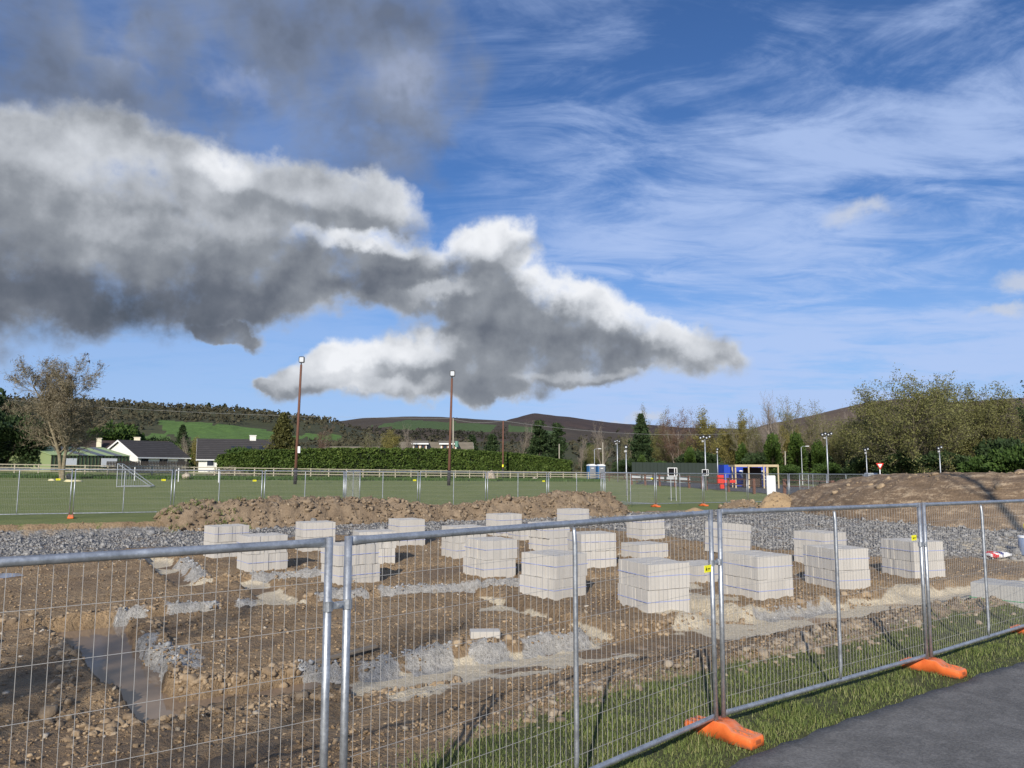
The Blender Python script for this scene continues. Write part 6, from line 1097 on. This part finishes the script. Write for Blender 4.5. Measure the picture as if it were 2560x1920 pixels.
for (u, vt, D, lb) in ((1398, 1110, 128, 'short weathered utility pole behind the hedge end'), (1507, 1106, 124, 'weathered utility pole beside the street lamp'), (1963, 1128, 108, 'slim pale pole among the ivy trunks')): upole(u, vt, u, D, POLEG, lb, .11, .08, 'utility_pole')
def cable(a, b, sag, label, rad=.018):
    n = 14; pts = [a.lerp(b, i / n) - Vector((0, 0, 4 * sag * (i / n) * (1 - i / n))) for i in range(n + 1)]; o = MB().tube(pts, rad, 4, cap=False).build('overhead_line', simple('cable_grey', (0.30, 0.30, 0.29), 0.6), None); tag(o, label, 'cable')
pl = W(-80, 990, 150); cable(pl, p1, 1.0, 'overhead line running from the wooded hill to the transformer pole'); cable(p1 + Vector((0, 0, -.1)), p2, .4, 'short overhead line between the transformer pole and the brown pole'); cable(p2, p3, 1.0, 'overhead line crossing before the pines to the pale pole'); pr = W(2150, 1103, 122); cable(p3, pr, .5, 'overhead line running from the pale pole into the wood')
STEEL = galv('mast_steel', (0.52, 0.54, 0.56), 0.45)
def mast(u, vt, D, heads, label, base=None, banded=False):
    p = W(u, vt, D); z0 = zg0(p.x, D); r = empty('floodlight_mast', (p.x, D, z0)); tag(r, label, 'floodlight'); H = p.z - z0; k = H / 6; MB().tube([(0, 0, -.1), (0, 0, H)], [.075 * k + .01, .055 * k + .01], 8).build('mast', STEEL, r, smooth=True)
    w = .25; MB().box((0, 0, H - .05), (w * heads, .06, .06)).build('crossbar', DKM, r)
    for i in range(heads):
        x_ = (i - (heads - 1) / 2) * w * 1.15; hd = MB().box((x_, -.05, H + .16 + .1 * (i % 2)), (w * .95, .26, .28)).build('lamp_head', DKM, r, bevel=.03); MB().box((x_ - .03, -.2, H + .12 + .1 * (i % 2)), (w * .5, .03, .12)).build('lens', LENS, hd)
    MB().box((-.12 * heads / 2, -.12, H - .2), (.2, .16, .16)).build('control_gear', RENDG, r, bevel=.03)
    if banded:
        for i in range(5): MB().tube([(0, 0, .02 + i * .2), (0, 0, .2 + i * .2)], .10 * k + .02, 10).build('band', WHITE if i % 2 else BLK, r)
    return r
mast(1543, 1106, 104, 3, 'floodlight mast with three lamps behind the timber fence'); mast(1565, 1122, 58, 1, 'slim mast with one lamp in front of the hoarding'); mast(1762, 1098, 73, 4, 'floodlight mast with four lamps carrying a framed sign'); mast(1793, 1126, 88, 1, 'slim mast with one lamp left of the blue container'); mast(2066, 1090, 74, 4, 'tallest floodlight mast with four lamps and a banded foot', banded=True); mast(2165, 1128, 80, 2, 'floodlight mast with two lamps behind the wire crate'); mast(2348, 1124, 76, 2, 'floodlight mast with two lamps rising behind the mound crest')
def lamp(u, vt, D, label):
    p = W(u, vt, D); z0 = zg0(p.x, D); H = p.z - z0; r = empty('street_lamp', (p.x, D, z0)); tag(r, label, 'street lamp'); MB().tube([(0, 0, 0), (0, 0, H * .3), (0, 0, H)], [.09, .06, .045], 8).build('pole', STEEL, r); MB().tube([(0, 0, H), (.25, 0, H + .12), (.6, 0, H + .14)], .03, 6).build('arm', STEEL, r); MB().box((.8, 0, H + .13), (.5, .2, .1)).build('lantern', WHITE, r, bevel=.03)
lamp(1486, 1124, 118, 'street lamp behind the timber fence beside the utility pole'); lamp(2003, 1118, 104, 'street lamp in front of the ivy-clad trunks')
# ================================================================ car park and what stands in it
CPK = tarmac('car_park_tarmac', (0.085, 0.085, 0.09)); mb = MB(); cp_ = [(u, D) for u, D in ((1577, 96), (1700, 84), (1765, 76), (1890, 66), (2100, 57), (2700, 62), (2700, 92), (2100, 92), (1900, 106), (1600, 118))]; P = LP(cp_); n = 24
gx = np.linspace(min(p[0] for p in P), max(p[0] for p in P), 90); gy = np.linspace(56, 118, 60); GX, GY = np.meshgrid(gx, gy); ins = inpoly(GX, GY, P); GZ = ground(GX.ravel(), GY.ravel(), True)[0].reshape(GX.shape) + 0.03
ii = (np.arange(59)[:, None] * 90 + np.arange(89)[None]); ok = ins[:-1, :-1] & ins[1:, :-1] & ins[:-1, 1:] & ins[1:, 1:]; ii = ii[ok]; tag(link('car_park', npmesh('car_park', np.stack([GX, GY, GZ], -1).reshape(-1, 3), np.stack([ii, ii + 1, ii + 91, ii + 90], 1), CPK, True)), kind='structure')
def at(u, D, dz=0.0): x_ = (u - 1280) / F * D; return Vector((x_, D, zg0(x_, D) + 0.03 + dz))
# portable toilets
TB = simple('toilet_blue', (0.05, 0.17, 0.38), 0.45); TG = simple('toilet_grey', (0.20, 0.21, 0.23), 0.5)
for k, (u, lb) in enumerate(((1477, 'portable toilet with blue side left of its neighbour'), (1500, 'portable toilet right of the blue-sided one'))):
    r = empty('portable_toilet', at(u, 116), R(14)); tag(r, lb, 'toilet', 'portable toilets'); MB().box((0, 0, 1.06), (1.08, 1.1, 2.1)).build('cabin', TB, r, bevel=.03); dr_ = MB().box((.02, -.56, 1.05), (.92, .04, 1.95)).build('door', TG, r, bevel=.01); MB().box((.34, -.585, 1.0), (.08, .03, .12)).build('handle', WHITE, dr_)
    MB().prism([(-.58, 2.1), (.58, 2.1), (.52, 2.24), (.2, 2.36), (-.2, 2.36), (-.52, 2.24)], -.6, .6, 'y').build('roof', WHITE, r); MB().box((0, -.57, 1.75), (.42, .03, .10)).build('vent', WHITE, r)
# dark green hoarding of steel sheets
HG = simple('hoarding_green', (0.034, 0.045, 0.036), 0.6, 0, 0.1); a, b_ = at(1578, 112), at(1808, 104); d_ = b_ - a; r = empty('hoarding', a, math.atan2(d_.y, d_.x)); tag(r, 'dark green steel hoarding below the wood', 'hoarding'); nn_ = 24; sl = d_.length / nn_
sm = MB().box((sl / 2, 0, 1.35), (sl - .03, .05, 2.75)).mesh('sheet', HG)
for i in range(nn_): link('sheet', sm, r, (i * sl, .02 * (i % 2), (b_.z - a.z) * i / nn_))
# white boards fixed along the brown rail
for k, (ua, ub_) in enumerate(((1576, 1597), (1603, 1625), (1636, 1655), (1662, 1687), (1693, 1719))):
    fr_ = lambda u_: 92 - (u_ - 1577) * 10.3 / 123 * 1.0
    p, q = at(ua, fr_(ua)), at(ub_, fr_(ub_)); d_ = q - p; r = empty('advertising_board', p + Vector((.05, -.2, 0)), math.atan2(d_.y, d_.x)); tag(r, 'blank white advertising board on the brown car park rail', 'board', 'white boards on the brown rail'); MB().box((d_.length / 2, 0, .98), (d_.length, .03, .42)).build('upper_board', WHITE, r); MB().box((d_.length / 2, 0, .55), (d_.length, .03, .15)).build('lower_board', WHITE, r)
# framed black signs
def framed(p, rz, label, posts):
    r = empty('framed_sign', p, rz); tag(r, label, 'sign'); fr2 = MB(); w, h, t_ = .60, .52, .042
    for c_, d in (((0, 0, h / 2), (w, .06, t_)), ((0, 0, -h / 2), (w, .06, t_)), ((-w / 2, 0, 0), (t_, .061, h)), ((w / 2, 0, 0), (t_, .061, h)), ((.14, -.004, 0), (t_, .062, h))): fr2.box(c_, d)
    fr2.build('frame', WHITE, r); MB().box((0, .01, 0), (w, .05, h)).build('panel', BLK, r)
    if posts:
        z_ = zg0(p.x, p.y) - p.z
        for x_ in (-.1, .24): MB().tube([(x_, .05, z_), (x_, .05, h / 2)], .022, 8).build('post', STEEL, r)
framed(W(1681, 1180, 50), R(10), 'white-framed black sign on two thin posts behind the far fence', True); q = W(1762, 1181, 73); q.y -= .15; framed(q, R(10), 'white-framed black sign fixed to the floodlight mast', False)
# blue containers, shelter, red barrier
CB = simple('container_blue', (0.020, 0.062, 0.42), 0.5, 0, 0.08)
def container(p, rz, L_, wd, h, label, logo):
    r = empty('blue_container', p, rz); tag(r, label, 'container'); b = MB(); b.box((L_ / 2, wd / 2, h / 2 + .1), (L_, wd, h)); b.build('body', CB, r); n_ = int(L_ / .28); cm_ = MB().box((0, 0, 0), (.13, .05, h - .25)).mesh('rib', CB, False, .012)
    for i in range(n_): link('corrugation', cm_, r, (.18 + i * (L_ - .3) / max(1, n_ - 1), -.02, h / 2 + .1))
    if logo:
        g = MB(); cx = L_ * .52; cz = h * .60; s_ = h * .16
        g.prism([(cx + a_ * s_, cz + c_ * s_) for a_, c_ in ((-.7, 1.4), (-.1, 1.55), (.5, 1.3), (.7, .7), (.3, .1), (.75, -.5), (.2, -.7), (-.15, -.15), (-.3, .2), (.15, .75), (-.1, 1.0), (-.6, .9))], -.062, -.05, 'y'); g.box((cx, -.056, cz - s_ * 1.25), (s_ * 1.9, .012, s_ * .35)); g.build('logo', WHITE, r)
        MB().box((L_ * .85, -.056, .45), (.35, .012, .3)).build('label_plate', WHITE, r)
    return r
container(at(1807, 90), R(4), 3.0, 2.4, 2.35, 'plain blue steel container behind the red barrier', False); container(at(1836, 86), R(2), 1.15, 2.0, 2.2, 'blue steel container with white logo inside the timber shelter', True); container(at(1891, 86), R(2), 1.1, 2.0, 2.2, 'narrow blue steel container with white logo at the end of the shelter', True)
TIMN = simple('new_timber', (0.50, 0.40, 0.25), 0.85, 0, 0.12, 4); r = empty('timber_shelter', at(1835, 82), R(0)); tag(r, 'open pale timber frame shelter over the blue containers', 'shelter'); 
for (x_, y_) in ((0, 0), (1.25, -.5), (2.9, -.3), (3.3, 0), (4.45, -.2), (.35, 2.4), (4.2, 2.4)): MB().box((x_, y_, 1.18), (.13, .13, 2.42)).build('post', TIMN, r)
MB().box((2.22, -.12, 2.34), (4.65, .12, .24)).build('front_beam', TIMN, r); MB().box((2.25, 2.4, 2.34), (4.0, .12, .2)).build('back_beam', TIMN, r); MB().box((2.0, 1.2, 2.45), (3.4, 2.3, .05)).build('roof_board', simple('dark_board', (0.05, 0.035, 0.028), .9), r); MB().box((2.55, 2.5, 1.1), (2.0, .05, 2.1)).build('back_wall', simple('brown_board', (0.055, 0.036, 0.028), .9), r)
for x_ in (0, 4.45): MB().box((x_, 1.2, 2.34), (.1, 2.4, .2)).build('side_beam', TIMN, r)
RB = simple('barrier_red', (0.62, 0.035, 0.02), 0.5); r = empty('traffic_barrier', at(1797, 77), R(6)); tag(r, 'red plastic traffic barrier on the car park', 'barrier'); MB().box((0, 0, .95), (.62, .4, .9)).build('block', RB, r, bevel=.04); MB().box((.15, 0, .28), (.4, .3, .5)).build('foot', RB, r, bevel=.04); MB().box((.95, .1, .75), (1.3, .14, .3)).build('rail', RB, r, bevel=.04)
# small things behind and beside the mound
r = empty('wire_crate', at(2171, 78, .3)); tag(r, 'white tank in a wire crate on a stand behind the mound', 'tank'); MB().box((0, 0, 1.0), (.98, .9, .95)).build('tank', simple('tank_plastic', (0.42, 0.44, 0.46), .4), r, bevel=.06); c_ = MB()
for i in range(6): c_.box((-.5 + i * .2, -.48, 1.0), (.02, .02, 1.0)); c_.box((0, -.485, .52 + i * .19), (1.02, .02, .02))
c_.build('cage', GALV, r); MB().box((0, 0, .2), (1.05, 1.0, .6)).build('pallet_stand', simple('stand_grey', (0.25, .25, .26), .8), r)
r = empty('road_sign', at(2194, 76)); tag(r, 'give-way triangle sign on a black and white banded post', 'road sign'); MB().tube([(0, 0, 0), (0, 0, 2.35)], .05, 8).build('post', WHITE, r)
for i in range(4): MB().tube([(0, 0, .25 + i * .4), (0, 0, .45 + i * .4)], .055, 8).build('band', BLK, r)
MB().prism([(-.38, 2.75), (.38, 2.75), (0, 2.1)], -.07, -.055, 'y').build('plate', RB, r); MB().prism([(-.22, 2.66), (.22, 2.66), (0, 2.28)], -.08, -.072, 'y').build('face', WHITE, r)
def car(p, rz, label):
    r = empty('parked_car', p, rz); tag(r, label, 'car'); prof = [(-2.1, .35), (-2.05, .75), (-1.5, .92), (-.85, 1.42), (.6, 1.48), (1.35, 1.02), (2.05, .82), (2.15, .4)]; cw = simple('car_white', (0.75, 0.76, 0.77), .25, spec=.5); bd = MB(); bd.prism(prof, -.85, .85, 'y'); bd.build('body', cw, r, bevel=.06); gl = MB(); gl.prism([(-1.35, .95), (-.8, 1.36), (.52, 1.41), (1.15, 1.02)], -.86, .86, 'y'); gl.build('windows', GLASS, r)
    for x_ in (-1.3, 1.3):
        for y_ in (-.8, .8): wh = MB().tube([(x_, y_ - .1, .32), (x_, y_ + .1, .32)], .32, 16).build('wheel', simple('tyre', (.02, .02, .02), .9), r); MB().tube([(x_, y_ - .11, .32), (x_, y_ + .11, .32)], .18, 12).build('rim', STEEL, wh)
car(at(2258, 62, .18), R(5), 'white car parked behind the mound with only its roof showing'); r = empty('grit_bin', at(2096, 66), R(8)); tag(r, 'white bin with a dark rim at the foot of the earth mound', 'bin'); MB().box((0, 0, .45), (.85, .6, .8)).build('body', WHITE, r, bevel=.04); MB().box((0, 0, .92), (.9, .65, .10)).build('lid', WHITE, r, bevel=.02); MB().box((0, -.005, .84), (.86, .61, .05)).build('rim', DKM, r)
r = empty('picnic_table', at(2495, 58, .95)); tag(r, 'pale stone-topped table standing behind the mound', 'table'); MB().box((0, 0, .72), (1.05, .7, .10)).build('top', simple('pale_stone_top', (.55, .55, .54), .8), r, bevel=.02); MB().box((-.25, 0, .34), (.22, .5, .68)).build('leg', RENDG, r); MB().box((.25, 0, .34), (.22, .5, .68)).build('leg', RENDG, r)
# goal on the pitch and white corner posts
p = at(300, 58); p2_ = at(352, 57); r = empty('football_goal', p, R(20)); tag(r, 'white football goal with grey net standing on the pitch', 'goal'); Wg = 1.9; b = MB(); b.tube([(0, 0, 0), (0, 0, 1.75), (.1, 1.9, 1.75), (.1, 1.9, 0)], .03, 8); b.build('frame', STEEL, r); b = MB(); b.tube([(0, 0, 1.75), (2.3, -.1, .05)], .035, 6); b.tube([(.1, 1.9, 1.75), (2.4, 1.8, .05)], .035, 6); b.tube([(2.3, -.1, .05), (2.4, 1.8, .05)], .035, 6); b.tube([(0, 0, .04), (2.3, -.1, .05)], .03, 6); b.tube([(.1, 1.9, .04), (2.4, 1.8, .05)], .03, 6); b.build('net_frame', STEEL, r)
b = MB()
for i in range(15):
    t_ = i / 14; b.tube([(2.3 * t_, -.1 * t_, .04), (2.3 * t_, -.1 * t_, 1.75 * (1 - t_))], .006, 3, cap=False); b.tube([(.1 + 2.3 * t_, 1.9 - .1 * t_, .04), (.1 + 2.3 * t_, 1.9 - .1 * t_, 1.75 * (1 - t_))], .006, 3, cap=False); b.tube([(2.3 * t_, -.1 * t_, 1.75 * (1 - t_) + .02), (.1 + 2.3 * t_, 1.9 - .1 * t_, 1.75 * (1 - t_) + .02)], .006, 3, cap=False); b.tube([(0, 0, 1.75 * t_), (2.3 * (1 - t_), -.1 * (1 - t_), 1.75 * t_)], .006, 3, cap=False)
o = b.build('net', STEEL, r); o['kind'] = 'stuff'
for (u, lb) in ((343, 'white marker post before the timber fence behind the goal'), (452, 'white marker post before the timber fence below the white bungalow'), (552, 'white marker post before the timber fence below the grey roof')):
    o = MB().tube([(0, 0, 0), (.0, 0, 1.25), (0, 0, 1.27)], [.045, .045, .02], 8).build('marker_post', WHITE, None, at(u, 72)); tag(o, lb, 'post', 'white marker posts')
# boulders and stumps along the long grass
for (u, D, s, lb) in ((471, 80, .42, 'tan boulder at the foot of the timber fence near the goal'), (1227, 100, .85, 'shaggy pale tree stump in front of the timber fence'), (1335, 104, .38, 'pale boulder before the timber fence near the hedge end'), (181, 74, .30, 'pale log lying beside the bare ash tree')):
    V, Fc = rock_variants(1, 2, int(u), 1.0, .16)[0]; o = link('boulder', npmesh('boulder', V * s, Fc, STONEM, True), None, at(u, D, s * .5)); tag(o, lb, 'boulder')
for (u, D, sx) in ((190, 68, .95), (138, 69, .42)):
    V, Fc = rock_variants(1, 2, int(u) + 3, 1.0, .12)[0]; o = link('sawdust_pile', npmesh('sawdust_pile', V * [sx, sx * .7, .18], Fc, simple('sawdust', (.62, .56, .33), .95, 0, .1), True), None, at(u, D, .0)); tag(o, 'larger pale sawdust pile below the bare ash tree' if sx > .6 else 'small pale sawdust pile left of the larger one', 'sawdust')
